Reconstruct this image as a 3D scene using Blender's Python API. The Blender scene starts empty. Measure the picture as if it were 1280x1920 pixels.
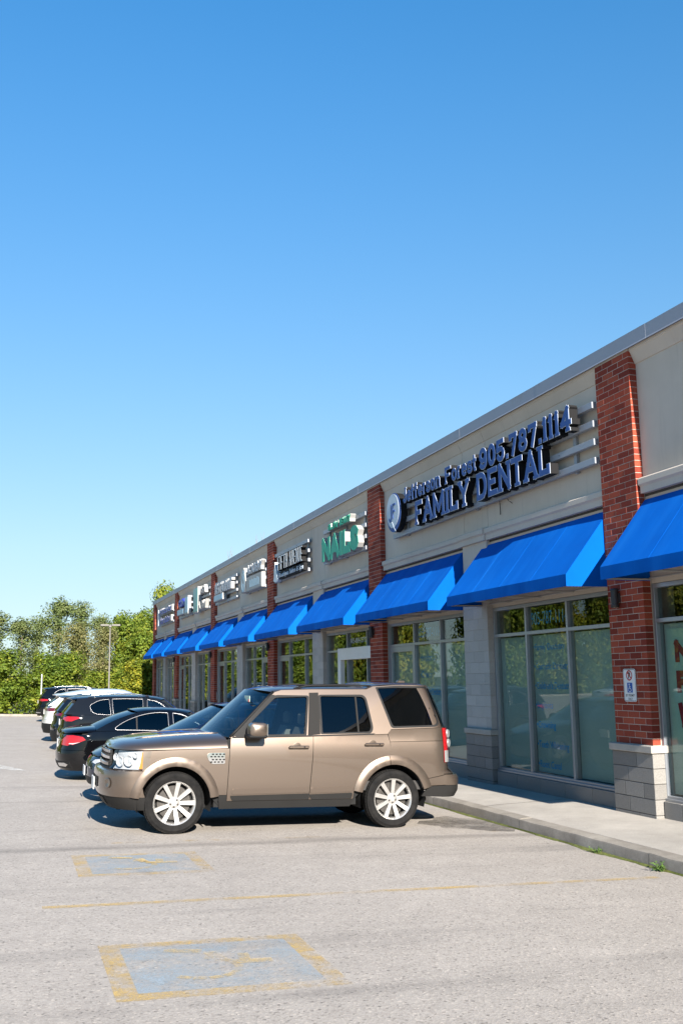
import bpy, bmesh, math, random
import numpy as np
from mathutils import Vector, Matrix
from mathutils.geometry import delaunay_2d_cdt
R = math.radians
rng = random.Random(7)
SC = bpy.context.scene
COL = SC.collection

# ------------------------------------------------------------------ camera
CAM_Z = 1.87
th, pi_, ro = R(18.27), R(9.43), R(0.90)
Fv = Vector((math.sin(th)*math.cos(pi_), math.cos(th)*math.cos(pi_), math.sin(pi_)))
R0 = Vector((math.cos(th), -math.sin(th), 0)); U0 = R0.cross(Fv)
Rv = R0*math.cos(ro)-U0*math.sin(ro); Uv = U0*math.cos(ro)+R0*math.sin(ro)
cam = bpy.data.cameras.new('camera'); cam.sensor_fit = 'VERTICAL'; cam.sensor_height = 36; cam.lens = 35.0
cam.clip_start = 0.1; cam.clip_end = 3000
co = bpy.data.objects.new('camera', cam); COL.objects.link(co)
co.matrix_world = Matrix(((Rv.x, Uv.x, -Fv.x, 0), (Rv.y, Uv.y, -Fv.y, 0), (Rv.z, Uv.z, -Fv.z, CAM_Z), (0, 0, 0, 1)))
SC.camera = co

# ------------------------------------------------------------------ light
SUN_DIR = Vector((0.035, 1.0, -0.4986)).normalized()
SUN_EL = math.asin(-SUN_DIR.z)
SUN_AZ = math.atan2(-SUN_DIR.x, -SUN_DIR.y)          # from +Y, clockwise
world = bpy.data.worlds.new('World'); SC.world = world; world.use_nodes = True
wn = world.node_tree.nodes; wl = world.node_tree.links
bg = wn['Background']; bg.inputs['Strength'].default_value = 0.05
sky = wn.new('ShaderNodeTexSky'); sky.sky_type = 'NISHITA'; sky.sun_disc = False
sky.sun_elevation = SUN_EL; sky.sun_rotation = SUN_AZ
sky.air_density = 1.0; sky.dust_density = 0.0; sky.ozone_density = 1.0; sky.altitude = 200
# clear late-summer sky: wide pale horizon, film-like shoulder per channel
tc = wn.new('ShaderNodeTexCoord'); mpg = wn.new('ShaderNodeMapping'); mpg.inputs['Scale'].default_value = (1, 1, .37); mpg.inputs['Location'].default_value = (0, 0, .035)
nz = wn.new('ShaderNodeVectorMath'); nz.operation = 'NORMALIZE'
wl.new(tc.outputs['Generated'], mpg.inputs[0]); wl.new(mpg.outputs[0], nz.inputs[0]); wl.new(nz.outputs[0], sky.inputs[0])
hs = wn.new('ShaderNodeHueSaturation'); hs.inputs['Saturation'].default_value = 1.5; wl.new(sky.outputs[0], hs.inputs['Color'])
sp_ = wn.new('ShaderNodeSeparateColor'); cb_ = wn.new('ShaderNodeCombineColor'); wl.new(hs.outputs[0], sp_.inputs[0])
for i_, (g_, k_) in enumerate(((.90, .81), (.80, 1.10), (.80, 1.41))):
    pw = wn.new('ShaderNodeMath'); pw.operation = 'POWER'; pw.inputs[1].default_value = g_; wl.new(sp_.outputs[i_], pw.inputs[0])
    ml = wn.new('ShaderNodeMath'); ml.operation = 'MULTIPLY'; ml.inputs[1].default_value = k_; wl.new(pw.outputs[0], ml.inputs[0]); wl.new(ml.outputs[0], cb_.inputs[i_])
wl.new(cb_.outputs[0], bg.inputs['Color'])
sl = bpy.data.lights.new('sun', 'SUN'); sl.energy = 5.0; sl.angle = R(0.55); sl.color = (1.0, 0.93, 0.84)
so = bpy.data.objects.new('sun', sl); COL.objects.link(so); so.location = (-5, -40, 30)
so.rotation_euler = SUN_DIR.to_track_quat('-Z', 'Y').to_euler()
SC.view_settings.view_transform = 'Standard'; SC.view_settings.look = 'None'
SC.view_settings.exposure = 1.4; SC.view_settings.gamma = 1.0; SC.view_settings.use_curve_mapping = False
SC.render.engine = 'CYCLES'
try:
    SC.cycles.use_denoising = True
    SC.cycles.max_bounces = 10; SC.cycles.transparent_max_bounces = 24; SC.cycles.caustics_reflective = False
    SC.cycles.caustics_refractive = False
except Exception: pass

# ------------------------------------------------------------------ helpers
def gz(X, Y):
    return -0.033*min(max(X, -14), 6.7) - 0.0035*(min(max(Y, -20), 66)-13)

def tag(o, label=None, cat=None, group=None, kind=None):
    if label: o['label'] = label
    if cat: o['category'] = cat
    if group: o['group'] = group
    if kind: o['kind'] = kind
    return o

def empty(name, loc=(0, 0, 0), parent=None, world_xf=None):
    o = bpy.data.objects.new(name, None); COL.objects.link(o); o.empty_display_size = .2
    if world_xf is not None: o.matrix_world = world_xf
    else: o.location = loc
    if parent: o.parent = parent
    return o

def thing(name, label, cat, loc=(0, 0, 0), group=None, xf=None):
    return tag(empty(name, loc, None, xf), label, cat, group)

def link_mesh(name, me, mat, parent=None, wc=False, loc=None):
    """wc: mesh is in world coordinates, parent is an axis-aligned Empty"""
    o = bpy.data.objects.new(name, me); COL.objects.link(o)
    if mat is not None and not me.materials: me.materials.append(mat)
    if parent:
        o.parent = parent
        if wc:
            L = Vector((0, 0, 0)); p = parent
            while p: L += p.location; p = p.parent
            o.location = -L
    if loc is not None: o.location = Vector(loc)
    return o

class MB:
    def __init__(s): s.v = []; s.f = []; s.m = []; s.cur = 0
    def add(s, vs, fs):
        b = len(s.v); s.v += [tuple(p) for p in vs]
        for f in fs: s.f.append(tuple(i+b for i in f)); s.m.append(s.cur)
        return s
    def box(s, x0, x1, y0, y1, z0, z1):
        return s.add([(x0,y0,z0),(x1,y0,z0),(x1,y1,z0),(x0,y1,z0),(x0,y0,z1),(x1,y0,z1),(x1,y1,z1),(x0,y1,z1)],
                     [(0,3,2,1),(4,5,6,7),(0,1,5,4),(1,2,6,5),(2,3,7,6),(3,0,4,7)])
    def bbox(s, x0, x1, y0, y1, z0, z1, b=.006):
        """box with chamfered edges (a bevelled block)"""
        c = [(x0,x1),(y0,y1),(z0,z1)]; vs = []; idx = {}
        for ix in (0,1):
            for iy in (0,1):
                for iz in (0,1):
                    p = [c[0][ix], c[1][iy], c[2][iz]]; sg = [1-2*ix, 1-2*iy, 1-2*iz]
                    for a in range(3):
                        q = list(p)
                        for k in range(3):
                            if k != a: q[k] += sg[k]*b
                        idx[(ix,iy,iz,a)] = len(vs); vs.append(q)
        fs = []
        g = lambda i,j,k,a: idx[(i,j,k,a)]
        for i in (0,1):
            f = [g(i,0,0,0),g(i,1,0,0),g(i,1,1,0),g(i,0,1,0)]; fs.append(f if i else f[::-1])
            f = [g(0,i,0,1),g(1,i,0,1),g(1,i,1,1),g(0,i,1,1)]; fs.append(f[::-1] if i else f)
            f = [g(0,0,i,2),g(1,0,i,2),g(1,1,i,2),g(0,1,i,2)]; fs.append(f if i else f[::-1])
        for i in (0,1):
            for j in (0,1):
                sgn = (i == j)
                f = [g(i,j,0,0),g(i,j,1,0),g(i,j,1,1),g(i,j,0,1)]; fs.append(f if sgn else f[::-1])
                f = [g(0,i,j,1),g(1,i,j,1),g(1,i,j,2),g(0,i,j,2)]; fs.append(f if sgn else f[::-1])
                f = [g(i,0,j,0),g(i,1,j,0),g(i,1,j,2),g(i,0,j,2)]; fs.append(f[::-1] if sgn else f)
                for k in (0,1):
                    f = [g(i,j,k,0),g(i,j,k,1),g(i,j,k,2)]; fs.append(f if (i+j+k)%2 else f[::-1])
        return s.add(vs, fs)
    def prism(s, poly, axis, a0, a1):
        """poly: list of 2-tuples in the two remaining axes (order x,y,z without axis)"""
        n = len(poly)
        def P(p, a):
            q = [p[0], p[1]]; q.insert(axis, a); return q
        vs = [P(p, a0) for p in poly]+[P(p, a1) for p in poly]
        fs = [tuple(range(n)), tuple(range(2*n-1, n-1, -1))]+[(i, i+n, (i+1) % n+n, (i+1) % n) for i in range(n)]
        return s.add(vs, fs)
    def tube(s, pts, r, n=8, cap=True):
        pts = [Vector(p) for p in pts]; rr = r if isinstance(r, (list, tuple)) else [r]*len(pts)
        rings = []; up = Vector((0, 0, 1)); prev = None
        for i, p in enumerate(pts):
            d = (pts[min(i+1, len(pts)-1)]-pts[max(i-1, 0)]).normalized()
            a = prev if prev is not None else (up if abs(d.z) < .9 else Vector((1, 0, 0)))
            e1 = (a-d*a.dot(d)).normalized(); e2 = d.cross(e1); prev = e1
            rings.append([p+(e1*math.cos(2*math.pi*k/n)+e2*math.sin(2*math.pi*k/n))*rr[i] for k in range(n)])
        vs = [q for r_ in rings for q in r_]; fs = []
        for i in range(len(pts)-1):
            for k in range(n):
                fs.append((i*n+k, i*n+(k+1) % n, (i+1)*n+(k+1) % n, (i+1)*n+k))
        if cap: fs += [tuple(range(n-1, -1, -1)), tuple(range((len(pts)-1)*n, len(pts)*n))]
        return s.add(vs, fs)
    def lathe(s, prof, c=(0, 0, 0), n=32, axis=1, closed=False):
        """prof: (radius, along-axis)"""
        vs = []; m = len(prof)
        for k in range(n):
            a = 2*math.pi*k/n
            for r, t in prof:
                q = [r*math.cos(a), r*math.sin(a)]; q.insert(axis, t)
                vs.append((q[0]+c[0], q[1]+c[1], q[2]+c[2]))
        fs = []
        for k in range(n):
            k2 = (k+1) % n
            for i in range(m if closed else m-1):
                j = (i+1) % m
                fs.append((k*m+i, k*m+j, k2*m+j, k2*m+i))
        return s.add(vs, fs)
    def disc(s, c, r, axis=1, n=24):
        vs = []
        for k in range(n):
            a = 2*math.pi*k/n; q = [r*math.cos(a), r*math.sin(a)]; q.insert(axis, 0)
            vs.append((c[0]+q[0], c[1]+q[1], c[2]+q[2]))
        return s.add(vs, [tuple(range(n))])
    def grid(s, P):
        nu, nv = len(P), len(P[0]); vs = [p for r_ in P for p in r_]; fs = []
        for i in range(nu-1):
            for j in range(nv-1):
                fs.append((i*nv+j, (i+1)*nv+j, (i+1)*nv+j+1, i*nv+j+1))
        return s.add(vs, fs)
    def mesh(s, name, smooth=False, fix=False):
        me = bpy.data.meshes.new(name); me.from_pydata(s.v, [], s.f)
        if any(s.m): me.polygons.foreach_set('material_index', s.m)
        if fix:
            bm = bmesh.new(); bm.from_mesh(me); bmesh.ops.remove_doubles(bm, verts=bm.verts, dist=1e-5)
            bmesh.ops.recalc_face_normals(bm, faces=bm.faces); bm.to_mesh(me); bm.free()
        if smooth:
            me.polygons.foreach_set('use_smooth', [True]*len(me.polygons))
            if smooth is not True: me.set_sharp_from_angle(angle=R(smooth))
        me.update(); return me
    def build(s, name, mat, parent=None, wc=False, smooth=False, fix=False, mats=None):
        me = s.mesh(name, smooth, fix)
        for m_ in (mats or ()): me.materials.append(m_)
        return link_mesh(name, me, None if mats else mat, parent, wc)

# ------------------------------------------------------------------ materials
MATS = {}
def nodes_of(name):
    m = bpy.data.materials.new(name); m.use_nodes = True
    nt = m.node_tree; return m, nt.nodes, nt.links, nt.nodes['Principled BSDF']
def setv(b, **k):
    for kk, v in k.items():
        i = b.inputs[kk.replace('_', ' ')]
        i.default_value = (*v, 1) if isinstance(v, (tuple, list)) and len(v) == 3 else v
def ramp(n, pts):
    r = n.new('ShaderNodeValToRGB'); e = r.color_ramp.elements
    while len(e) < len(pts): e.new(.5)
    for i, (p, c) in enumerate(pts):
        e[i].position = p; e[i].color = (*c, 1) if len(c) == 3 else c
    return r
def noise(n, l, scale, detail=4, rough=.55, coord=None, vec=None, dist=0):
    t = n.new('ShaderNodeTexNoise'); t.inputs['Scale'].default_value = scale; t.inputs['Detail'].default_value = detail
    t.inputs['Roughness'].default_value = rough; t.inputs['Distortion'].default_value = dist
    if vec is not None: l.new(vec, t.inputs['Vector'])
    return t
def coord(n, kind='Object'):
    return n.new('ShaderNodeTexCoord').outputs[kind]
def wpos(n): return n.new('ShaderNodeNewGeometry').outputs['Position']
def mixc(n, l, fac, a, b, mode='MIX'):
    m = n.new('ShaderNodeMix'); m.data_type = 'RGBA'; m.blend_type = mode
    for s_, v in ((m.inputs[0], fac), (m.inputs[6], a), (m.inputs[7], b)):
        if hasattr(v, 'links'): l.new(v, s_)
        else: s_.default_value = (*v, 1) if isinstance(v, (tuple, list)) else v
    return m.outputs[2]
def bump(n, l, b, h, strength=.3, dist=.01):
    bp = n.new('ShaderNodeBump'); bp.inputs['Strength'].default_value = strength; bp.inputs['Distance'].default_value = dist
    l.new(h, bp.inputs['Height']); l.new(bp.outputs[0], b.inputs['Normal'])
def plain(name, col, rough=.5, metal=0, var=.12, vs=3.0, coat=0, spec=.5, bmp=0, bscale=40, dirt=None):
    """procedural: base colour with large and small noise variation, optional fine relief"""
    if name in MATS: return MATS[name]
    m, n, l, b = nodes_of(name)
    setv(b, Roughness=rough, Metallic=metal, Specular_IOR_Level=spec, Coat_Weight=coat, Coat_Roughness=.04)
    v = wpos(n)
    t = noise(n, l, vs, 6, .6, vec=v)
    r = ramp(n, [(.25, tuple(c*(1-var) for c in col)), (.75, tuple(min(1, c*(1+var)) for c in col))])
    l.new(t.outputs[0], r.inputs[0]); out = r.outputs[0]
    if dirt:
        t2 = noise(n, l, dirt[1], 5, .65, vec=v); r2 = ramp(n, [(dirt[2], (0, 0, 0)), (min(1, dirt[2]+.2), (1, 1, 1))])
        l.new(t2.outputs[0], r2.inputs[0]); out = mixc(n, l, r2.outputs[0], out, dirt[0])
    l.new(out, b.inputs['Base Color'])
    rr = n.new('ShaderNodeMapRange'); rr.inputs[3].default_value = max(.02, rough-.06); rr.inputs[4].default_value = min(1, rough+.08)
    l.new(t.outputs[0], rr.inputs[0]); l.new(rr.outputs[0], b.inputs['Roughness'])
    if bmp:
        t3 = noise(n, l, bscale, 3, .6, vec=v); bump(n, l, b, t3.outputs[0], bmp, .01)
    MATS[name] = m; return m
def glass(name, tint, ior=1.55, rough=0.0, refl=(1, 1, 1)):
    if name in MATS: return MATS[name]
    m, n, l, b = nodes_of(name); n.remove(b); out = n['Material Output']
    tr = n.new('ShaderNodeBsdfTransparent'); tr.inputs[0].default_value = (*tint, 1)
    gl = n.new('ShaderNodeBsdfGlossy'); gl.inputs[0].default_value = (*refl, 1); gl.inputs['Roughness'].default_value = rough
    fr = n.new('ShaderNodeFresnel'); ge = n.new('ShaderNodeNewGeometry'); mr = n.new('ShaderNodeMapRange'); mr.inputs[3].default_value = ior; mr.inputs[4].default_value = 1/ior
    l.new(ge.outputs['Backfacing'], mr.inputs[0]); l.new(mr.outputs[0], fr.inputs[0])    # same reflectance from both sides of the pane
    t = noise(n, l, .55, 2, .5, vec=wpos(n)); bp = n.new('ShaderNodeBump'); bp.inputs['Strength'].default_value = .018
    bp.inputs['Distance'].default_value = .08
    l.new(t.outputs[0], bp.inputs['Height']); l.new(bp.outputs[0], gl.inputs['Normal'])
    mx = n.new('ShaderNodeMixShader'); l.new(fr.outputs[0], mx.inputs[0]); l.new(tr.outputs[0], mx.inputs[1]); l.new(gl.outputs[0], mx.inputs[2])
    l.new(mx.outputs[0], out.inputs[0]); MATS[name] = m; return m
def paint(name, col, metal=.55, rough=.32, flake=.06, coat=1.0, dust=.10, spec=.5):
    if name in MATS: return MATS[name]
    m, n, l, b = nodes_of(name)
    v = coord(n)
    t = noise(n, l, 900, 1, .5, vec=v); r = ramp(n, [(.3, tuple(c*(1-flake) for c in col)), (.7, tuple(c*(1+flake) for c in col))])
    l.new(t.outputs[0], r.inputs[0])
    t2 = noise(n, l, 2.2, 5, .6, vec=v)               # thin road dust, heavier in patches
    r2 = ramp(n, [(.45, (0, 0, 0)), (.8, (dust,)*3)]); l.new(t2.outputs[0], r2.inputs[0])
    l.new(mixc(n, l, r2.outputs[0], r.outputs[0], (.30, .27, .23)), b.inputs['Base Color'])
    setv(b, Metallic=metal, Roughness=rough, Coat_Weight=coat, Coat_Roughness=.03, Specular_IOR_Level=spec)
    MATS[name] = m; return m
# ------------------------------------------------------------------ ground materials
def mat_asphalt():
    m, n, l, b = nodes_of('asphalt'); v = wpos(n)
    big = noise(n, l, .35, 6, .6, vec=v); mid = noise(n, l, 2.6, 5, .65, vec=v)
    agg = n.new('ShaderNodeTexVoronoi'); agg.inputs['Scale'].default_value = 62; l.new(v, agg.inputs['Vector'])
    fine = noise(n, l, 130, 3, .7, vec=v)
    base = ramp(n, [(.25, (.318, .288, .256)), (.5, (.352, .320, .285)), (.8, (.385, .350, .312))]); l.new(big.outputs[0], base.inputs[0])
    r2 = ramp(n, [(.3, (.92, .92, .92)), (.7, (1.06, 1.06, 1.06))]); l.new(mid.outputs[0], r2.inputs[0])
    c = mixc(n, l, 1.0, base.outputs[0], r2.outputs[0], 'MULTIPLY')
    # single stones: cell colour gives light and dark chips
    sep = n.new('ShaderNodeSeparateColor'); l.new(agg.outputs['Color'], sep.inputs[0])
    r3 = ramp(n, [(0.0, (.50, .50, .50)), (.07, (.88, .87, .86)), (.5, (1.0, 1.0, 1.0)), (.92, (1.08, 1.08, 1.07)), (1.0, (1.35, 1.32, 1.28))]); l.new(sep.outputs[0], r3.inputs[0])
    c = mixc(n, l, 1.0, c, r3.outputs[0], 'MULTIPLY')
    r4 = ramp(n, [(.35, (.86, .86, .86)), (.65, (1.1, 1.1, 1.1))]); l.new(fine.outputs[0], r4.inputs[0])
    c = mixc(n, l, 1.0, c, r4.outputs[0], 'MULTIPLY')
    # long traffic smears across the bays (tyre tracks running along x)
    mp = n.new('ShaderNodeMapping'); mp.inputs['Scale'].default_value = (.07, 1.0, 1.0); l.new(v, mp.inputs[0])
    sm = noise(n, l, 1.25, 4, .6, vec=mp.outputs[0]); r5 = ramp(n, [(.56, (0, 0, 0)), (.74, (.42, .42, .42))]); l.new(sm.outputs[0], r5.inputs[0])
    c = mixc(n, l, r5.outputs[0], c, (.10, .095, .09))
    # one worn tar seam at Y = 11.9 and one at Y = 17.2
    sx = n.new('ShaderNodeSeparateXYZ'); l.new(v, sx.inputs[0])
    wob = noise(n, l, .8, 3, .5, vec=v)
    for yy, wd, k in ((12.25, .10, .42), (17.3, .05, .3), (4.6, .05, .22)):
        a = n.new('ShaderNodeMath'); a.operation = 'MULTIPLY_ADD'; l.new(wob.outputs[0], a.inputs[0]); a.inputs[1].default_value = .35; a.inputs[2].default_value = -yy-.17
        s_ = n.new('ShaderNodeMath'); s_.operation = 'ADD'; l.new(sx.outputs[1], s_.inputs[0]); l.new(a.outputs[0], s_.inputs[1])
        ab = n.new('ShaderNodeMath'); ab.operation = 'ABSOLUTE'; l.new(s_.outputs[0], ab.inputs[0])
        mr = n.new('ShaderNodeMapRange'); mr.inputs[1].default_value = 0; mr.inputs[2].default_value = wd*2; mr.inputs[3].default_value = k; mr.inputs[4].default_value = 0
        l.new(ab.outputs[0], mr.inputs[0])
        mk = n.new('ShaderNodeMath'); mk.operation = 'MULTIPLY'; l.new(mr.outputs[0], mk.inputs[0]); l.new(mid.outputs[0], mk.inputs[1])
        mk2 = n.new('ShaderNodeMath'); mk2.operation = 'MULTIPLY'; mk2.inputs[1].default_value = 1.9; l.new(mk.outputs[0], mk2.inputs[0])
        c = mixc(n, l, mk2.outputs[0], c, (.06, .055, .05))
    # oil spots
    vo = n.new('ShaderNodeTexVoronoi'); vo.inputs['Scale'].default_value = .55; l.new(v, vo.inputs['Vector'])
    ro_ = ramp(n, [(.0, (.55, .55, .55)), (.055, (.25, .25, .25)), (.09, (0, 0, 0))]); l.new(vo.outputs['Distance'], ro_.inputs[0])
    c = mixc(n, l, ro_.outputs[0], c, (.05, .047, .044))
    l.new(c, b.inputs['Base Color']); setv(b, Roughness=.88, Specular_IOR_Level=.3)
    hh = n.new('ShaderNodeMath'); hh.operation = 'ADD'; l.new(agg.outputs['Distance'], hh.inputs[0]); l.new(fine.outputs[0], hh.inputs[1])
    bump(n, l, b, hh.outputs[0], .38, .005)
    return m
def mat_worn(name, col, lo, hi, scale=5.0, col2=None):
    """worn road paint: the asphalt below shows through where it has gone"""
    m, n, l, b = nodes_of(name); v = wpos(n); out = n['Material Output']
    t = noise(n, l, scale, 8, .78, vec=v); f = noise(n, l, 70, 3, .8, vec=v); k = noise(n, l, .9, 3, .5, vec=v)
    a = n.new('ShaderNodeMath'); a.operation = 'MULTIPLY_ADD'; a.inputs[1].default_value = .55; l.new(f.outputs[0], a.inputs[0]); l.new(t.outputs[0], a.inputs[2])
    a2 = n.new('ShaderNodeMath'); a2.operation = 'MULTIPLY_ADD'; a2.inputs[1].default_value = .5; l.new(k.outputs[0], a2.inputs[0]); l.new(a.outputs[0], a2.inputs[2])
    mr = n.new('ShaderNodeMapRange'); mr.inputs[1].default_value = lo; mr.inputs[2].default_value = hi; l.new(a2.outputs[0], mr.inputs[0])
    r = ramp(n, [(.3, tuple(c*.85 for c in col)), (.7, col2 or tuple(min(1, c*1.12) for c in col))]); l.new(f.outputs[0], r.inputs[0])
    l.new(r.outputs[0], b.inputs['Base Color']); setv(b, Roughness=.8)
    tr = n.new('ShaderNodeBsdfTransparent'); mx = n.new('ShaderNodeMixShader')
    l.new(mr.outputs[0], mx.inputs[0]); l.new(tr.outputs[0], mx.inputs[1]); l.new(b.outputs[0], mx.inputs[2]); l.new(mx.outputs[0], out.inputs[0])
    return m
def mat_concrete(name, c0, c1, sc=1.2, speck=90):
    m, n, l, b = nodes_of(name); v = wpos(n)
    t = noise(n, l, sc, 8, .68, vec=v); s_ = noise(n, l, speck, 3, .7, vec=v); st = noise(n, l, .45, 5, .6, vec=v)
    r = ramp(n, [(.3, c0), (.7, c1)]); l.new(t.outputs[0], r.inputs[0])
    r2 = ramp(n, [(.35, (.86, .86, .86)), (.65, (1.1, 1.1, 1.1))]); l.new(s_.outputs[0], r2.inputs[0])
    c = mixc(n, l, 1, r.outputs[0], r2.outputs[0], 'MULTIPLY')
    r3 = ramp(n, [(.52, (0, 0, 0)), (.75, (.35, .35, .35))]); l.new(st.outputs[0], r3.inputs[0])
    c = mixc(n, l, r3.outputs[0], c, tuple(x*.62 for x in c0))
    l.new(c, b.inputs['Base Color']); setv(b, Roughness=.9, Specular_IOR_Level=.25)
    bump(n, l, b, s_.outputs[0], .35, .006); return m
M_ASPH = mat_asphalt()
M_YEL = mat_worn('worn_yellow_paint', (.58, .40, .13), .93, 1.32)
M_YEL2 = mat_worn('worn_yellow_paint_faint', (.56, .38, .12), 1.05, 1.42)
M_BLUE = mat_worn('worn_blue_paint', (.33, .415, .475), .86, 1.42, 3.0)
M_YEL3 = mat_worn('worn_yellow_symbol', (.60, .44, .19), .88, 1.25)
M_WHT = mat_worn('worn_white_paint', (.62, .60, .55), .9, 1.2)
M_WALK = mat_concrete('sidewalk_concrete', (.33, .305, .27), (.46, .425, .375))
M_KERB = mat_concrete('kerb_concrete', (.17, .15, .125), (.36, .33, .285), 1.6)
M_JOINT = plain('dark_joint', (.07, .065, .058), .95)
M_MOSS = plain('moss', (.10, .115, .02), .95, var=.5, vs=22, bmp=.6, bscale=120)

# ------------------------------------------------------------------ terrain and lot
def sheet(x0, x1, y0, y1, nx, ny, dz=0, zf=gz):
    mb = MB(); mb.grid([[(x0+(x1-x0)*i/nx, y0+(y1-y0)*j/ny, zf(x0+(x1-x0)*i/nx, y0+(y1-y0)*j/ny)+dz) for j in range(ny+1)] for i in range(nx+1)])
    return mb
def land(X, Y): return gz(X, Y)-.06
M_GRASS = plain('rough_grass', (.075, .095, .032), .95, var=.45, vs=1.6, bmp=.8, bscale=14)
g = MB(); xs = [-1500, -400, -120, -60, -30, -14, 0, 7, 20, 40, 120, 400, 1500]; ys = [-1500, -400, -100, -20, 0, 20, 40, 66, 80, 120, 300, 800, 1500]
g.grid([[(x, y, land(x, y)) for y in ys] for x in xs])
tag(g.build('ground', M_GRASS), kind='structure')
tag(sheet(-42, 6.66, -24, 66.2, 48, 90).build('parking_lot', M_ASPH, smooth=True), kind='structure')

# painted markings, one sheet each, 4 mm above the asphalt
def strip_poly(pts, dz=.004):
    mb = MB(); mb.add([(x, y, gz(x, y)+dz) for x, y in pts], [tuple(range(len(pts)))]); return mb
def stripe(x0, x1, y0, y1, dz=.004, n=8):
    return sheet(x0, x1, y0, y1, max(1, n), 1, dz)
def marking(name, mb, mat): return tag(mb.build(name, mat), kind='structure')
for (x0, x1, y0, y1) in ((.66, 2.13, 6.36, 7.72), (.70, 2.06, 10.45, 11.78)):
    fr = MB(); t = .135
    for a in ((x0, x1, y0, y0+t), (x0, x1, y1-t*.9, y1), (x0, x0+t*1.05, y0+t, y1-t*.9), (x1-t, x1, y0+t, y1-t*.9)):
        q = stripe(*a); fr.add(q.v, q.f)
    marking('parking_box_border', fr, M_YEL)
    marking('parking_box_fill', stripe(x0+t*1.05, x1-t, y0+t, y1-t*.9), M_BLUE)
    # wheelchair pictogram, faint yellow strokes 3 mm above the blue
    cx, cy = (x0+x1)/2, (y0+y1)/2; pic = MB()
    def seg(a, b, w):
        a = Vector((*a, 0)); b = Vector((*b, 0)); d = (b-a).normalized(); nn = Vector((-d.y, d.x, 0))*w/2
        q = [a+nn, b+nn, b-nn, a-nn]; pic.add([(cx+p.x, cy+p.y, gz(cx+p.x, cy+p.y)+.0075) for p in q], [(0, 1, 2, 3)])
    seg((.38, .0), (.05, .02), .10); seg((.05, .055), (.0, .30), .10); seg((-.05, .34), (-.30, .42), .10); seg((.20, .05), (.22, .22), .08)
    for k in range(9):
        a0, a1 = -2.4+k*.42, -2.4+(k+1)*.42-.05
        seg((-.12+.25*math.cos(a0), -.08+.25*math.sin(a0)), (-.12+.25*math.cos(a1), -.08+.25*math.sin(a1)), .06)
    marking('wheelchair_marking', pic, M_YEL3)
marking('bay_line', stripe(.32, 6.35, 9.07, 9.17), mat_worn('worn_yellow_line', (.58, .41, .15), .88, 1.36))
for y in (12.55, 15.75, 19.15, 25.1, 29.85, 33.1, 36.4, 39.6, 42.8, 46, 49.2, 52.4): marking('bay_line', stripe(1.2, 6.3, y, y+.1), M_YEL2)
marking('arrow_marking', strip_poly([(-.5, 26.0), (-.1, 25.2), (.42, 23.6), (.36, 23.35), (-.3, 24.4), (-.6, 25.0)]), M_WHT)
# damp stain beside the kerb
M_DAMP = mat_worn('damp_asphalt', (.10, .09, .077), .84, 1.34, 2.4)
st = [(5.5, 13.5), (5.72, 13.22), (5.68, 13.0), (5.98, 12.9), (6.2, 12.62), (6.5, 12.5), (6.62, 12.7), (6.63, 13.3), (6.6, 13.9), (6.35, 14.0), (6.28, 14.25), (6.0, 14.1), (5.9, 13.85), (5.66, 13.8)]
marking('damp_stain', strip_poly(st, .0045), M_DAMP)

# ------------------------------------------------------------------ kerb and sidewalk
KX0, KX1, WX = 6.65, 6.86, 8.40
def kz(Y): return gz(6.65, Y)+.15
kerb = tag(empty('kerb', (KX0, 20, kz(20)-.15)), kind='structure')
y = -8.0; k = 0
while y < 63:
    L_ = 2.95; a, b2 = y+.006, y+L_-.006; dz = rng.uniform(-.006, .006)
    mb = MB(); P = []
    for i in range(9):
        yy = a+(b2-a)*i/8; zt = kz(yy)+dz
        ch = .016+.012*math.sin(i*3.1+k)   # worn arris
        P.append([(KX0-.012, yy, zt-.28), (KX0+.004, yy, zt-ch-.012), (KX0+.012, yy, zt-ch*.55), (KX0+.03, yy, zt-.004), (KX0+.07, yy, zt), (KX1-.008, yy, zt+.004), (KX1-.002, yy, zt-.01), (KX1-.002, yy, zt-.28)])
    mb.grid(P); mb.f = [f[::-1] for f in mb.f]
    n8 = len(P[0]); mb.f += [tuple(range(n8)), tuple(range(len(mb.v)-1, len(mb.v)-n8-1, -1))]; mb.m += [0, 0]
    mb.build('kerb_stone', M_KERB, kerb, True, smooth=40); y += L_; k += 1
walk = tag(empty('sidewalk', (7.5, 20, kz(20))), kind='structure')
mbj = MB(); mbj.add([(KX1-.05, -8, kz(-8)-.035), (WX, -8, kz(-8)+.0), (WX, 63, kz(63)+.0), (KX1-.05, 63, kz(63)-.035)], [(0, 1, 2, 3)])
mbj.build('joint_bed', M_JOINT, walk, True)
y = -6.55
while y < 62:
    a, b2 = y+.006, y+2.95-.006; dz = rng.uniform(-.004, .004); mb = MB(); P = []
    for i in range(5):
        yy = a+(b2-a)*i/4; row = [(KX1+.006, yy, kz(yy)-.05)]
        for j in range(7):
            t = j/6; row.append((KX1+.006+.006*(j == 0)*0+(WX-KX1-.006)*t, yy, kz(yy)+.002+.030*t+dz-(.006 if j == 0 else 0)))
        P.append(row)
    mb.grid(P); mb.f = [f[::-1] for f in mb.f]; mb.build('sidewalk_slab', M_WALK, walk, True, smooth=30); y += 2.95
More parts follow.
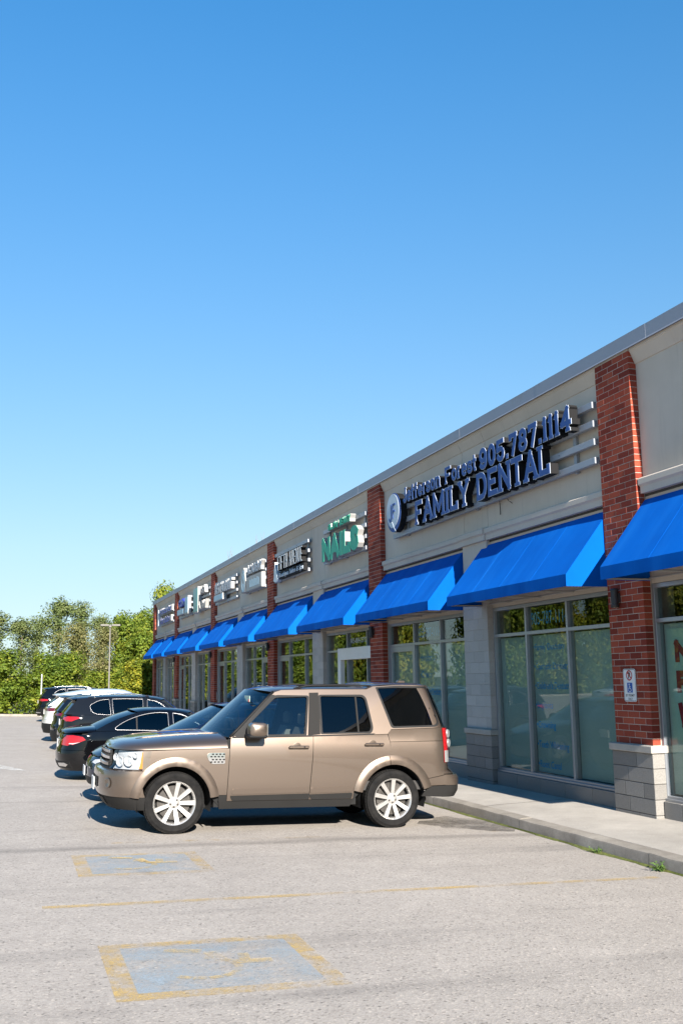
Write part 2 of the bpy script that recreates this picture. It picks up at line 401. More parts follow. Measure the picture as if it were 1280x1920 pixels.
# moss in the gutter: a low lumpy ribbon
mb = MB(); P = []
for i in range(160):
    yy = 6.5+i*.06; w = max(.006, .028+.03*math.sin(yy*1.9)+.022*math.sin(yy*5.3+1)+rng.uniform(-.012, .012))
    if 12.3 < yy: w *= .5
    P.append([(KX0-.008, yy, gz(KX0, yy)+.022), (KX0-.008-w*.5, yy, gz(KX0, yy)+.016), (KX0-.012-w, yy, gz(KX0-w, yy)+.002)])
mb.grid(P); tag(mb.build('gutter_moss', M_MOSS, smooth=True), kind='stuff')

# weeds growing at the kerb
M_WEED = plain('weed_leaf', (.09, .16, .03), .6, var=.4, vs=30)
def weed(loc, n, size, label, seed):
    rr = random.Random(seed); t = thing('weed', label, 'weed', loc)
    st, lf = MB(), MB()
    for i in range(n):
        a = rr.uniform(0, 6.28); e = rr.uniform(.25, 1.25); L = size*rr.uniform(.5, 1.1)
        d = Vector((math.cos(a)*math.cos(e), math.sin(a)*math.cos(e), math.sin(e)))
        p0 = Vector((rr.uniform(-.03, .03), rr.uniform(-.05, .05), 0)); p1 = p0+d*L*.55; p2 = p0+d*L+Vector((0, 0, -.18*L))
        st.tube([p0, p1, p2], [.003, .0025, .0015], 5)
        for q in (0.35, .55, .75, .95):
            c = p0+(p2-p0)*q+Vector((0, 0, .05*L)); b_ = rr.uniform(0, 6.28); w = size*rr.uniform(.10, .2); h = w*1.9
            u = Vector((math.cos(b_), math.sin(b_), rr.uniform(-.2, .5))).normalized(); s_ = u.cross(Vector((rr.uniform(-.4, .4), rr.uniform(-.4, .4), 1))).normalized()
            lf.add([c, c+u*h*.4+s_*w*.5, c+u*h, c+u*h*.45-s_*w*.5+Vector((0, 0, .1*w))], [(0, 1, 2), (0, 2, 3)])
    s1 = st.build('stem', M_WEED, t); lf.build('leaves', M_WEED, t)
weed((6.60, 9.42, gz(6.6, 9.42)), 22, .14, 'larger leafy weed growing from the gutter at the kerb, nearest the camera', 3)
weed((6.60, 10.62, gz(6.6, 10.6)), 12, .11, 'small low weed in the mossy gutter, farther along the kerb', 5)
# ------------------------------------------------------------------ building materials
def mat_brick():
    m, n, l, b = nodes_of('red_brick'); v = wpos(n)
    oi = n.new('ShaderNodeObjectInfo'); ge = n.new('ShaderNodeNewGeometry')
    a = n.new('ShaderNodeMath'); a.operation = 'ADD'; l.new(oi.outputs['Random'], a.inputs[0]); l.new(ge.outputs['Random Per Island'], a.inputs[1])
    fr = n.new('ShaderNodeMath'); fr.operation = 'FRACT'; l.new(a.outputs[0], fr.inputs[0])
    r = ramp(n, [(0, (.185, .034, .022)), (.35, (.255, .048, .029)), (.7, (.32, .066, .037)), (1, (.37, .086, .048))]); l.new(fr.outputs[0], r.inputs[0])
    t = noise(n, l, 55, 5, .7, vec=v); r2 = ramp(n, [(.3, (.78, .78, .78)), (.7, (1.18, 1.18, 1.18))]); l.new(t.outputs[0], r2.inputs[0])
    l.new(mixc(n, l, 1, r.outputs[0], r2.outputs[0], 'MULTIPLY'), b.inputs['Base Color']); setv(b, Roughness=.9, Specular_IOR_Level=.2)
    bump(n, l, b, t.outputs[0], .4, .006); return m
def mat_block(name, c0, c1, rough_bump=.5):
    m, n, l, b = nodes_of(name); v = wpos(n)
    oi = n.new('ShaderNodeObjectInfo'); ge = n.new('ShaderNodeNewGeometry')
    a = n.new('ShaderNodeMath'); a.operation = 'ADD'; l.new(oi.outputs['Random'], a.inputs[0]); l.new(ge.outputs['Random Per Island'], a.inputs[1])
    fr = n.new('ShaderNodeMath'); fr.operation = 'FRACT'; l.new(a.outputs[0], fr.inputs[0])
    r = ramp(n, [(0, c0), (1, c1)]); l.new(fr.outputs[0], r.inputs[0])
    t = noise(n, l, 95, 4, .75, vec=v); r2 = ramp(n, [(.32, (.72, .72, .72)), (.68, (1.2, 1.2, 1.2))]); l.new(t.outputs[0], r2.inputs[0])
    l.new(mixc(n, l, 1, r.outputs[0], r2.outputs[0], 'MULTIPLY'), b.inputs['Base Color']); setv(b, Roughness=.95, Specular_IOR_Level=.2)
    bump(n, l, b, t.outputs[0], rough_bump, .012); return m
def mat_stucco():
    m, n, l, b = nodes_of('beige_stucco'); v = wpos(n)
    t = noise(n, l, .9, 7, .62, vec=v); s_ = noise(n, l, 160, 2, .6, vec=v)
    r = ramp(n, [(.3, (.54, .475, .40)), (.7, (.62, .55, .465))]); l.new(t.outputs[0], r.inputs[0])
    mp = n.new('ShaderNodeMapping'); mp.inputs['Scale'].default_value = (1, 5, .35); l.new(v, mp.inputs[0])     # rain streaks
    st = noise(n, l, 1.6, 6, .7, vec=mp.outputs[0]); r2 = ramp(n, [(.55, (0, 0, 0)), (.78, (.30, .30, .30))]); l.new(st.outputs[0], r2.inputs[0])
    l.new(mixc(n, l, r2.outputs[0], r.outputs[0], (.36, .315, .27)), b.inputs['Base Color']); setv(b, Roughness=.93, Specular_IOR_Level=.2)
    bump(n, l, b, s_.outputs[0], .25, .004); return m
M_BRICK = mat_brick(); M_STUCCO = mat_stucco()
M_MORTAR = plain('mortar', (.46, .39, .33), .95, var=.18, vs=9, bmp=.4, bscale=120)
M_BLOCK = mat_block('split_face_block', (.225, .215, .20), (.295, .282, .262), .9)
M_BLOCK2 = mat_block('smooth_block', (.44, .415, .385), (.52, .49, .455), .35)
M_SILL = mat_concrete('precast_sill', (.36, .335, .30), (.47, .44, .39), 3)
M_COPE = plain('metal_coping', (.27, .295, .345), .5, .15, var=.05, vs=.8, dirt=((.25, .25, .25), 1.5, .6))
M_FRAME = plain('window_aluminium', (.36, .38, .41), .38, .65, var=.05, vs=1.2)
M_DARK = plain('dark_trim', (.025, .026, .028), .5)
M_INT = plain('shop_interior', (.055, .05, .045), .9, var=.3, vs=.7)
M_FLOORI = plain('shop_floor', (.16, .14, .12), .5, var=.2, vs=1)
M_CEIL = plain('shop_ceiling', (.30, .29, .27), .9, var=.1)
M_WGLASS = glass('shop_glass', (.80, .87, .85), 1.36)
M_FILM = plain('frosted_film', (.42, .48, .462), .75, var=.06, vs=.8)
M_WHITE = plain('white_paint', (.74, .74, .73), .45, var=.05)
M_REDP = plain('red_print', (.28, .012, .025), .55, var=.08)
M_PAPER = plain('pale_green_paper', (.42, .56, .48), .7, var=.05)
M_BLUET = plain('blue_vinyl', (.015, .33, .80), .5, var=.08)
M_BLACK = plain('black_print', (.015, .015, .016), .5)

XP, XW, XG = 8.20, 8.32, 8.40           # pier face, wall panel face, glass line
ZB, ZC = -.45, 6.452                     # foot of walls, underside of the coping
BLD = thing('strip_mall_building', 'long single-storey beige strip mall with red brick piers and metal roof coping', 'building', (XP, 37, 0))
PIER = [(1.46, 2.32), (11.70, 12.56), (21.93, 22.80), (32.17, 33.03), (42.39, 43.25), (52.61, 53.47), (61.22, 62.08)]

# brick mesh cache: origin at front-left-bottom of the brick
BRC = {}
def brick_me(w, h=.081, d=.125):
    key = (round(w, 3), h, d)
    if key not in BRC:
        mb = MB(); mb.bbox(0, d, 0, w, 0, h, .003); me = mb.mesh('brick'); me.materials.append(M_BRICK); BRC[key] = me
    return BRC[key]
def brick_rows(y0, y1, z0, z1, course=.089, ln=.267):
    out = []; k = 0; z = z0
    while z+course <= z1+.03:
        off = (k % 2)*ln/2; e = [y0]; y = y0+.0+off if off > .03 else y0+ln
        while y < y1-.035: e.append(y); y += ln
        e.append(y1)
        for a, b_ in zip(e[:-1], e[1:]): out.append((a+(.0042 if a > y0 else 0), b_-(.0042 if b_ < y1 else 0), z))
        z += course; k += 1
    return out
def pier(i, y0, y1):
    big = i == 1
    core = MB(); core.box(XP+.0035, XP+.5, y0+.0035, y1-.0035, .80, ZC)
    p = core.build('brick_pier', M_MORTAR, BLD, True)
    if big: tag(p, 'nearest brick pier, carrying the parking sign and wall lamp')
    rows = brick_rows(y0, y1, .905, ZC)
    if big:
        for a, b_, z in rows:
            o = link_mesh('brick', brick_me(b_-a), None, p); o.location = Vector((XP+rng.uniform(-.0015, .0015), a, z))-BLD.location-p.location
    else:
        mb = MB()
        for a, b_, z in rows: mb.bbox(XP, XP+.125, a, b_, z, z+.081, .003)
        tag(mb.build('brickwork', M_BRICK, p, True), kind='stuff')
    # concrete block base with a projecting cap
    zf = gz(8, (y0+y1)/2)-.1
    b0, b1 = y0-.04, y1+.05; xb = XP-.045
    cb = MB(); cb.box(xb+.008, XP+.45, b0+.008, b1-.008, ZB, .80); base = cb.build('pier_base', M_JOINT, BLD, True)
    mb = MB(); z = .80-.2
    k = 0
    while z > zf-.2:
        cut = [b0, b0+(b1-b0)*(.62 if k % 2 else .40), b1] if k % 3 != 2 else [b0, b0+.25, b0+.68, b1]
        for a, c in zip(cut[:-1], cut[1:]):
            q = MB(); q.bbox(xb, XP+.3, a+(.004 if a > b0 else 0), c-(.004 if c < b1 else 0), z+.004, z+.196, .005)
            if i < 3: q.build('block', M_BLOCK, base, True)
            else: mb.add(q.v, q.f)
        z -= .2; k += 1
    if i >= 3: mb.build('blockwork', M_BLOCK, base, True)
    cp = MB(); cp.bbox(xb-.035, XP+.34, b0-.03, b1+.03, .802, .90, .008); cp.build('pier_cap', M_SILL, BLD, True)
for i, (a, b_) in enumerate(PIER): pier(i, a, b_)

def block_column(i, y0, y1):
    x0 = XP+.03
    core = MB(); core.box(x0+.006, XP+.5, y0+.006, y1-.006, ZB, 3.30); p = core.build('block_column', M_JOINT if i > 9 else M_MORTAR, BLD, True)
    acc = MB(); z = .905; k = 0
    while z < 3.2:
        cut = [y0, y0+.40, y0+.80, y1] if k % 2 else [y0, y0+.2, y0+.6, y1]
        for a, c in zip(cut[:-1], cut[1:]):
            q = MB(); q.bbox(x0, XP+.2, a+(.0025 if a > y0 else 0), c-(.0025 if c < y1 else 0), z+.0025, z+.1975, .003)
            if i == 1: q.build('block', M_BLOCK2, p, True)
            else: acc.add(q.v, q.f)
        z += .2; k += 1
    if i != 1: acc.build('blockwork', M_BLOCK2, p, True)
    zf = gz(8, y0)-.1; b0, b1 = y0-.02, y1+.02; xb = XP+.005; z = .6; k = 0; acc = MB()
    cb = MB(); cb.box(xb+.008, XP+.45, b0+.008, b1-.008, ZB, .80); base = cb.build('column_base', M_JOINT, BLD, True)
    while z > zf-.2:
        cut = [b0, b0+.5, b1] if k % 2 else [b0, b0+.28, b0+.72, b1]
        for a, c in zip(cut[:-1], cut[1:]):
            q = MB(); q.bbox(xb, XP+.3, a+(.004 if a > b0 else 0), c-(.004 if c < b1 else 0), z+.004, z+.196, .005)
            if i == 1: q.build('block', M_BLOCK, base, True)
            else: acc.add(q.v, q.f)
        z -= .2; k += 1
    if i != 1: acc.build('blockwork', M_BLOCK, base, True)
    cp = MB(); cp.bbox(xb-.025, XP+.34, b0-.02, b1+.02, .802, .90, .008); cp.build('column_cap', M_SILL, BLD, True)

LEDGE = [(XW+.05, 4.335), (XW-.07, 4.335), (XW-.07, 4.43), (XW-.085, 4.445), (XW-.105, 4.46), (XW-.105, 4.535), (XW-.09, 4.552), (XW+.05, 4.60)]
CORN = [(XW+.06, 6.225), (XW-.012, 6.225), (XW-.02, 6.245), (XW-.085, 6.395), (XW-.10, 6.41), (XW-.10, 6.450), (XW+.06, 6.450)]
def run(name, prof, y0, y1, mat, dx=0):
    mb = MB(); mb.prism([(x+dx, z) for x, z in prof], 1, y0, y1); return mb.build(name, mat, BLD, True, fix=True)
def storefront(y0, y1, cuts, door=None, film=False, doorname='door', wide=False):
    """aluminium storefront in the opening y0..y1; cuts = mullion centres; door = index of the light that is a door"""
    m, z0, zt, zh = .05, .20, 2.57, 3.075
    xs0, xs1 = XW+.02, XW+.14
    e = [y0]+list(cuts)+[y1]; fr = MB()
    fr.bbox(xs0, xs1, y0+.002, y0+m, z0, zh, .003); fr.bbox(xs0, xs1, y1-m, y1-.002, z0, zh, .003)
    fr.bbox(xs0+.002, xs1-.002, y0+m, y1-m, zh-.06, zh-.001, .003); fr.bbox(xs0+.002, xs1-.002, y0+m, y1-m, z0+.001, z0+.055, .003)
    fr.bbox(xs0-.03, xs0+.001, y0+.003, y1-.003, z0-.015, z0+.02, .003)
    for c in cuts: fr.bbox(xs0+.001, xs1-.001, c-m/2, c+m/2, z0+.055, zh-.06, .003)
    for a, b_ in zip(e[:-1], e[1:]):
        fr.bbox(xs0+.003, xs1-.003, a+m/2, b_-m/2, zt-.028, zt+.028, .003)
    w = fr.build('storefront_window', M_FRAME, BLD, True)
    for k, (a, b_) in enumerate(zip(e[:-1], e[1:])):
        a2 = a+(m if k == 0 else m/2); b2 = b_-(m if k == len(e)-2 else m/2)
        tp = MB(); tp.box(XG-.006, XG+.006, a2, b2, zt+.028, zh-.06); tp.build('transom_pane', M_WGLASS, w, True)
        if k == door:
            d = MB(); s_ = .10; zl = z0-.16
            d.bbox(xs0+.01, xs1-.02, a2+.006, a2+s_, zl, zt-.03, .004); d.bbox(xs0+.01, xs1-.02, b2-s_, b2-.006, zl, zt-.03, .004)
            d.bbox(xs0+.012, xs1-.022, a2+s_, b2-s_, zt-.15, zt-.03, .004); d.bbox(xs0+.012, xs1-.022, a2+s_, b2-s_, zl, zl+.24, .004)
            do = d.build(doorname, M_FRAME, BLD, True)
            g_ = MB(); g_.box(XG-.006, XG+.006, a2+s_, b2-s_, zl+.24, zt-.15); g_.build('door_pane', M_WGLASS, do, True)
            h = MB(); hy = b2-s_*.5 if (b2-a2) < 3 else a2+s_*.5
            h.tube([(xs0-.0, hy, 1.0), (xs0-.05, hy, 1.02), (xs0-.05, hy, 1.32), (xs0-.0, hy, 1.34)], .011, 8); h.build('door_handle', M_FRAME, do, True, smooth=True)
        else:
            g_ = MB(); g_.box(XG-.006, XG+.006, a2, b2, z0+.055, zt-.028); g_.build('pane', M_WGLASS, w, True)
        if film:
            f = MB(); f.box(XG+.05, XG+.054, a2+.02, b2-.02, z0+.07, zt-.05); f.build('frosted_film', M_FILM, w, True)
    # block plinth below the glass
    pl = empty('plinth', (XW, y0, 0)); pl.parent = BLD; pl.location = Vector((XW, y0, 0))-BLD.location
    y = y0+.052
    zf = gz(8, y0)-.35
    while y < y1-.15:
        yb = min(y+.78, y1-.052); 
        if y1-.05-yb < .2: yb = y1-.052
        q = MB(); q.bbox(XW-.045, XW+.16, y+.003, yb-.003, zf, z0-.016, .005); q.build('block', M_BLOCK, pl, True); y = yb+.001
    return w

WINS = {}
for i in range(6):
    L0, R1 = PIER[i][1], PIER[i+1][0]; mid = (L0+R1)/2; c0, c1 = mid-.71, mid+.31
    if i == 5: c0, c1 = mid-.5, mid+.4
    block_column(i, c0, c1)
    for (a, b_, nm) in ((L0, c0, 'n'), (c0, c1, 'c'), (c1, R1, 'f')):
        mb = MB(); mb.box(XW, XW+.2, a+(.006 if nm != 'n' else .001), b_-(.006 if nm != 'f' else .001), 4.58, 6.24); mb.build('wall_panel', M_STUCCO, BLD, True)
        run('cornice', CORN, a+(.004 if nm != 'n' else .001), b_-(.004 if nm != 'f' else .001), M_STUCCO)
        run('ledge', LEDGE, a-(.015 if nm == 'c' else -.02), b_+(.015 if nm == 'c' else -.02), M_STUCCO, -.035 if nm == 'c' else 0)
        if nm == 'c':
            mb = MB(); mb.box(XW-.055, XW+.2, a, b_, 3.301, 4.334); mb.build('wall_panel', M_STUCCO, BLD, True)
        else:
            mb = MB(); mb.box(XW+.022, XW+.2, a+.001, b_-.001, 3.079, 4.336); mb.build('lintel_panel', M_STUCCO, BLD, True)
    mb = MB(); mb.box(XW+.012, XW+.3, L0, R1, 4.30, 6.45); mb.build('wall_backing', M_JOINT, BLD, True)
    w3 = lambda a, b_: [a+(b_-a)*.345, a+(b_-a)*.675]
    if i == 0: WINS['p'] = storefront(c1, R1, w3(c1, R1), None, True); storefront(L0, c0, w3(L0, c0), None)
    elif i == 1:
        WINS['n'] = storefront(L0, c0, [13.98, 15.33], None, True); WINS['f'] = storefront(c1, R1, [18.95, 20.38], 2, True)
    elif i == 2:
        storefront(L0, c0, [23.45, 25.0], None); storefront(c1, R1, [28.95, 30.75], 2)
    elif i == 5: storefront(L0, c0, w3(L0, c0), 0); storefront(c1, R1, w3(c1, R1))
    else: storefront(L0, c0, w3(L0, c0), 0); storefront(c1, R1, w3(c1, R1), 2)
# white projecting door surround in the nail salon front
mb = MB(); mb.bbox(XW-.10, XW+.018, 25.18, 25.42, .0, 2.62, .006); mb.bbox(XW-.10, XW+.018, 22.83, 25.178, 2.32, 2.62, .006)
mb.bbox(XW-.04, XW+.018, 22.83, 22.95, .0, 2.318, .006)
mb.build('door_surround', M_WHITE, BLD, True)
# coping in folded metal lengths with lapped seams
y = -4.0; k = 0
while y < 62.2:
    yb = min(y+3.05, 62.25); pr = .0015*(k % 2)
    mb = MB(); x0 = XP-.020-pr; zt = 6.655+pr
    mb.prism([(x0-.006, ZC-.012), (x0+.012, ZC+.001), (x0+.55, ZC+.001), (x0+.55, zt+.03), (x0, zt), (x0, ZC+.01)], 1, y-.02, yb+.02*(k % 2))
    mb.build('coping_length', M_COPE, BLD, True, fix=True); y = yb; k += 1
# shell: roof deck, end walls, back, rooms behind the glass
mb = MB(); mb.box(XP+.53, 30, -4, 62.2, 6.2, 6.3); mb.build('roof_deck', plain('roof_membrane', (.16, .16, .155), .9), BLD, True)
for y0, y1 in ((62.085, 62.2), (-4, -3.8)):
    mb = MB(); mb.box(XP+.02, 30, y0, y1, ZB, 6.45); mb.build('end_wall', M_STUCCO, BLD, True)
mb = MB(); mb.box(29.8, 30, -3.79, 62.08, ZB, 6.19); mb.build('back_wall', M_STUCCO, BLD, True)
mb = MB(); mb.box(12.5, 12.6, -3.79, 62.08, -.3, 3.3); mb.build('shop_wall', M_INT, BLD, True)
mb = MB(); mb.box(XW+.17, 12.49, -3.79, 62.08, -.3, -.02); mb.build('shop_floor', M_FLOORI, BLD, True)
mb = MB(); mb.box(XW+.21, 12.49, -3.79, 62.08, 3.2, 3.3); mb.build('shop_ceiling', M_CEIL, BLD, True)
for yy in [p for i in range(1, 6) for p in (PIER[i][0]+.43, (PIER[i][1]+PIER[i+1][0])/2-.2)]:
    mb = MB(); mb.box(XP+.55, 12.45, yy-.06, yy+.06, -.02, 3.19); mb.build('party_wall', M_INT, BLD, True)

# ------------------------------------------------------------------ awnings
def mat_fabric():
    m, n, l, b = nodes_of('blue_awning_canvas'); v = wpos(n)
    t = noise(n, l, 1.1, 5, .6, vec=v); w = noise(n, l, 260, 2, .5, vec=v)
    mp = n.new('ShaderNodeMapping'); mp.inputs['Scale'].default_value = (.5, 2.2, .3); mp.inputs['Rotation'].default_value = (.5, 0, 0); l.new(v, mp.inputs[0])
    s_ = noise(n, l, 1.5, 4, .6, vec=mp.outputs[0])
    r = ramp(n, [(.3, (.000, .098, .46)), (.7, (.000, .122, .54))]); l.new(t.outputs[0], r.inputs[0])
    r2 = ramp(n, [(.48, (0, 0, 0)), (.78, (.34, .34, .34))]); l.new(s_.outputs[0], r2.inputs[0])
    c = mixc(n, l, r2.outputs[0], r.outputs[0], (.012, .20, .68))
    l.new(c, b.inputs['Base Color']); setv(b, Roughness=.85, Specular_IOR_Level=.08)
    bump(n, l, b, w.outputs[0], .12, .003)
    tl = n.new('ShaderNodeBsdfTranslucent'); l.new(c, tl.inputs[0]); mx = n.new('ShaderNodeMixShader'); mx.inputs[0].default_value = .16
    l.new(b.outputs[0], mx.inputs[1]); l.new(tl.outputs[0], mx.inputs[2]); l.new(mx.outputs[0], n['Material Output'].inputs[0]); return m
M_FAB = mat_fabric()
M_TUBE = plain('awning_frame_tube', (.42, .40, .37), .5, .3)
XA0, XA1, ZA0, ZA1, ZV = XW-.01, 7.53, 4.25, 3.29, 3.115
def awning(y0, y1, label):
    t = thing('awning', label, 'awning', (XA1, (y0+y1)/2, ZV), 'blue canvas awnings over the shop fronts')
    ny = 14; th_ = .006
    def sag(s_, u): return -.006*math.sin(math.pi*s_)*(1-.75*abs(math.cos(math.pi*u*3)))
    P = []
    for j in range(ny+1):
        u = j/ny; yy = y0+(y1-y0)*u; row = []
        for i in range(9):
            s_ = i/8; row.append((XA0+(XA1-XA0)*s_+sag(s_, u)*-.6, yy, ZA0+(ZA1-ZA0)*s_+sag(s_, u)))
        P.append(row)
    Q = [[(x+th_*.7, yy, z-th_) for x, yy, z in r_] for r_ in P]
    mb = MB(); mb.grid([r_[::-1] for r_ in P]); mb.grid(Q); mb.build('canopy', M_FAB, t, True, smooth=True)
    mb = MB(); V = []
    for j in range(ny*2+1):
        u = j/ny/2; yy = y0+(y1-y0)*u; wv = .004*math.sin(u*41)
        V.append([(XA1-.001, yy, ZA1-.002), (XA1-.003+wv*.4, yy, (ZA1+ZV)/2), (XA1-.002+wv, yy, ZV)])
    mb.grid(V); W = [[(x+th_, yy, z) for x, yy, z in r_] for r_ in V]; mb.grid([r_[::-1] for r_ in W]); mb.build('valance', M_FAB, t, True, smooth=True)
    for k in range(1, 4):      # stitched seams over the frame ribs
        yy = y0+.03+(y1-y0-.06)*k/4; jj = (yy-y0)/(y1-y0); q = MB(); rows = []
        for i in range(9):
            s_ = i/8; x, z = XA0+(XA1-XA0)*s_+sag(s_, jj)*-.6-.0028, ZA0+(ZA1-ZA0)*s_+sag(s_, jj)+.0022
            rows.append([(x+.003, yy-.008, z-.002), (x+.001, yy-.006, z-.0008), (x+.001, yy+.006, z-.0008), (x+.003, yy+.008, z-.002)])
        q.grid(rows); q.build('seam', M_FAB, t, True)
    for yy, s_ in ((y0, 1), (y1, -1)):
        mb = MB(); mb.prism([(XA0, ZA0-.008), (XA1+.004, ZA1-.004), (XA1+.004, ZV), (XA0, ZV)], 1, yy+.001*s_, yy+.005*s_); mb.build('side_panel', M_FAB, t, True)
    fm = MB(); r = .013
    for yy in [y0+.03+(y1-y0-.06)*k/4 for k in range(5)]:
        fm.tube([(XA0-.01, yy, ZA0-.04), (XA1+.03, yy, ZA1-.03), (XA1+.03, yy, ZV+.02), (XA0-.01, yy, ZV+.02)], r, 6)
    for x, z in ((XA1+.045, ZA1-.045), (XA1+.045, ZV+.035), (XA0-.02, ZV+.035), (XA0-.02, ZA0-.06)): fm.tube([(x, y0+.02, z), (x, y1-.02, z)], r, 6)
    fm.build('frame', M_TUBE, t, True, smooth=40)
AWN = []
for i in range(6):
    L0, R1 = PIER[i][1], PIER[i+1][0]; mid = (L0+R1)/2
    if i > 0: AWN.append((L0+.02, mid-.5 if i < 5 else mid-.35))
    AWN.append((mid+.4 if i < 5 else mid+.3, R1-.02))
ordn = ['the awning cut off by the right edge of the photo', 'second awning from the right edge, over the frosted window with blue lettering', 'third awning from the right, over the frosted shop door',
        'fourth awning from the right, below the green nail salon sign', 'fifth awning from the right, below the dark two-line salon sign', 'sixth awning from the right, below the white sign with a tall logo',
        'fifth awning from the far end of the building', 'fourth awning from the far end of the building', 'third awning from the far end of the building', 'second awning from the far end of the building', 'last awning at the far end of the building']
for (a, b_), w in zip(AWN, ordn): awning(a, b_, 'blue canvas awning, '+w)
# ------------------------------------------------------------------ stroke lettering
def arc(cx, cy, rx, ry, a0, a1, n=8): return [(cx+rx*math.cos(R(a0+(a1-a0)*i/n)), cy+ry*math.sin(R(a0+(a1-a0)*i/n))) for i in range(n+1)]
OV = arc(.5, .5, .5, .5, 90, 450, 16)
GL = {  # width, strokes, slab serif ends (x, y)
 'A': (.78, [[(0,0),(.5,1),(1,0)], [(.2,.34),(.8,.34)]], [(0,0),(1,0)]), 'B': (.7, [[(0,0),(0,1),(.7,1)]+arc(.65,.76,.35,.24,90,-90,5)+[(0,.52)], arc(.62,.26,.38,.26,90,-90,5)+[(0,0)]], []),
 'C': (.7, [arc(.5,.5,.5,.5,50,310,12)], []), 'D': (.72, [[(0,0),(0,1),(.5,1)]+arc(.5,.5,.5,.5,90,-90,8)+[(0,0)]], []),
 'E': (.66, [[(1,1),(0,1),(0,0),(1,0)], [(0,.5),(.7,.5)]], []), 'F': (.64, [[(1,1),(0,1),(0,0)], [(0,.5),(.7,.5)]], [(0,0)]),
 'G': (.72, [arc(.5,.5,.5,.5,50,330,12)+[(1,.46),(.6,.46)]], []), 'H': (.72, [[(0,0),(0,1)], [(1,0),(1,1)], [(0,.5),(1,.5)]], [(0,0),(1,0),(0,1),(1,1)]),
 'I': (.30, [[(.5,0),(.5,1)]], [(.5,0),(.5,1)]), 'J': (.5, [[(.9,1),(.9,.22)]+arc(.5,.22,.4,.22,0,-160,6)], [(.9,1)]), 'K': (.7, [[(0,0),(0,1)], [(1,1),(.05,.45),(1,0)]], []),
 'L': (.62, [[(0,1),(0,0),(1,0)], [(1,0),(1,.16)]], [(0,1)]), 'M': (.9, [[(0,0),(0,1),(.5,.25),(1,1),(1,0)]], [(0,0),(1,0)]), 'N': (.76, [[(0,0),(0,1),(1,0),(1,1)]], [(0,0),(1,1)]),
 'O': (.72, [OV], []), 'P': (.66, [[(0,0),(0,1),(.6,1)]+arc(.6,.74,.4,.26,90,-90,6)+[(0,.48)]], []), 'R': (.7, [[(0,0),(0,1),(.6,1)]+arc(.6,.75,.4,.25,90,-90,6)+[(0,.5)], [(.5,.5),(1,0)]], []),
 'S': (.66, [arc(.5,.75,.48,.25,20,250,8)+arc(.5,.25,.5,.25,80,-160,8)], []), 'T': (.7, [[(0,1),(1,1)], [(.5,0),(.5,1)]], [(.5,0)]), 'U': (.7, [[(0,1),(0,.25)]+arc(.5,.25,.5,.25,180,360,8)+[(1,1)]], [(0,1),(1,1)]),
 'V': (.74, [[(0,1),(.5,0),(1,1)]], []), 'W': (1.0, [[(0,1),(.25,0),(.5,.8),(.75,0),(1,1)]], []), 'Y': (.74, [[(0,1),(.5,.48),(1,1)], [(.5,.48),(.5,0)]], [(.5,0),(0,1),(1,1)]),
 '0': (.62, [OV], []), '1': (.30, [[(.6,0),(.6,1),(.1,.84)]], [(.6,0)]), '4': (.66, [[(.72,0),(.72,1),(0,.3),(1,.3)]], [(.72,0)]), '5': (.62, [[(.95,1),(.06,1),(.02,.54)]+arc(.5,.3,.5,.3,120,-150,10)], []),
 '7': (.6, [[(0,.86),(0,1),(1,1),(.4,0)]], []), '8': (.62, [arc(.5,.755,.42,.245,0,360,14), arc(.5,.255,.5,.255,0,360,14)], []), '9': (.62, [arc(.5,.68,.5,.32,0,360,14), [(1,.66),(1,.3)]+arc(.5,.26,.5,.26,0,-150,7)], []),
 '.': (.16, [[(.4,0),(.6,0)]], []), '-': (.35, [[(0,.45),(1,.45)]], []), "'": (.12, [[(.5,.8),(.5,1)]], []),
 'e': (.52, [[(.02,.35),(1,.35)]+arc(.5,.34,.5,.34,5,300,10)], []), 'f': (.40, [[(.35,0),(.35,.8)]+arc(.7,.8,.35,.2,180,70,4), [(0,.66),(.85,.66)]], [(.35,0)]), 'r': (.42, [[(.2,0),(.2,.68)], [(.2,.45)]+arc(.75,.42,.5,.26,150,80,4)], [(.2,0)]),
 's': (.48, [arc(.5,.51,.46,.17,20,240,7)+arc(.5,.17,.5,.17,70,-160,7)], []), 'o': (.54, [arc(.5,.34,.5,.34,90,450,14)], []), 'n': (.58, [[(.05,0),(.05,.68)], [(.05,.42)]+arc(.52,.42,.45,.26,170,0,6)+[(.97,0)]], [(.05,0),(.97,0)]),
 't': (.38, [[(.4,.92),(.4,.15)]+arc(.72,.15,.32,.15,180,290,4), [(0,.66),(.9,.66)]], []), 'd': (.56, [arc(.5,.34,.46,.34,90,450,12), [(.96,0),(.96,1)]], []), 'm': (.8, [[(.0,0),(.0,.68)], [(0,.45)]+arc(.27,.45,.25,.23,170,0,5)+[(.5,0)], [(.5,.45)]+arc(.75,.45,.25,.23,170,0,5)+[(1,0)]], []),
 'i': (.12, [[(.5,0),(.5,.68)], [(.5,.88),(.5,.98)]], []), 'y': (.54, [[(0,.68),(.5,.0)], [(1,.68),(.4,-.2)]], []), 'h': (.56, [[(0,0),(0,1)], [(0,.42)]+arc(.5,.42,.5,.26,170,0,6)+[(1,0)]], []), 'w': (.8, [[(0,.68),(.25,0),(.5,.6),(.75,0),(1,.68)]], []),
}
GC = {}
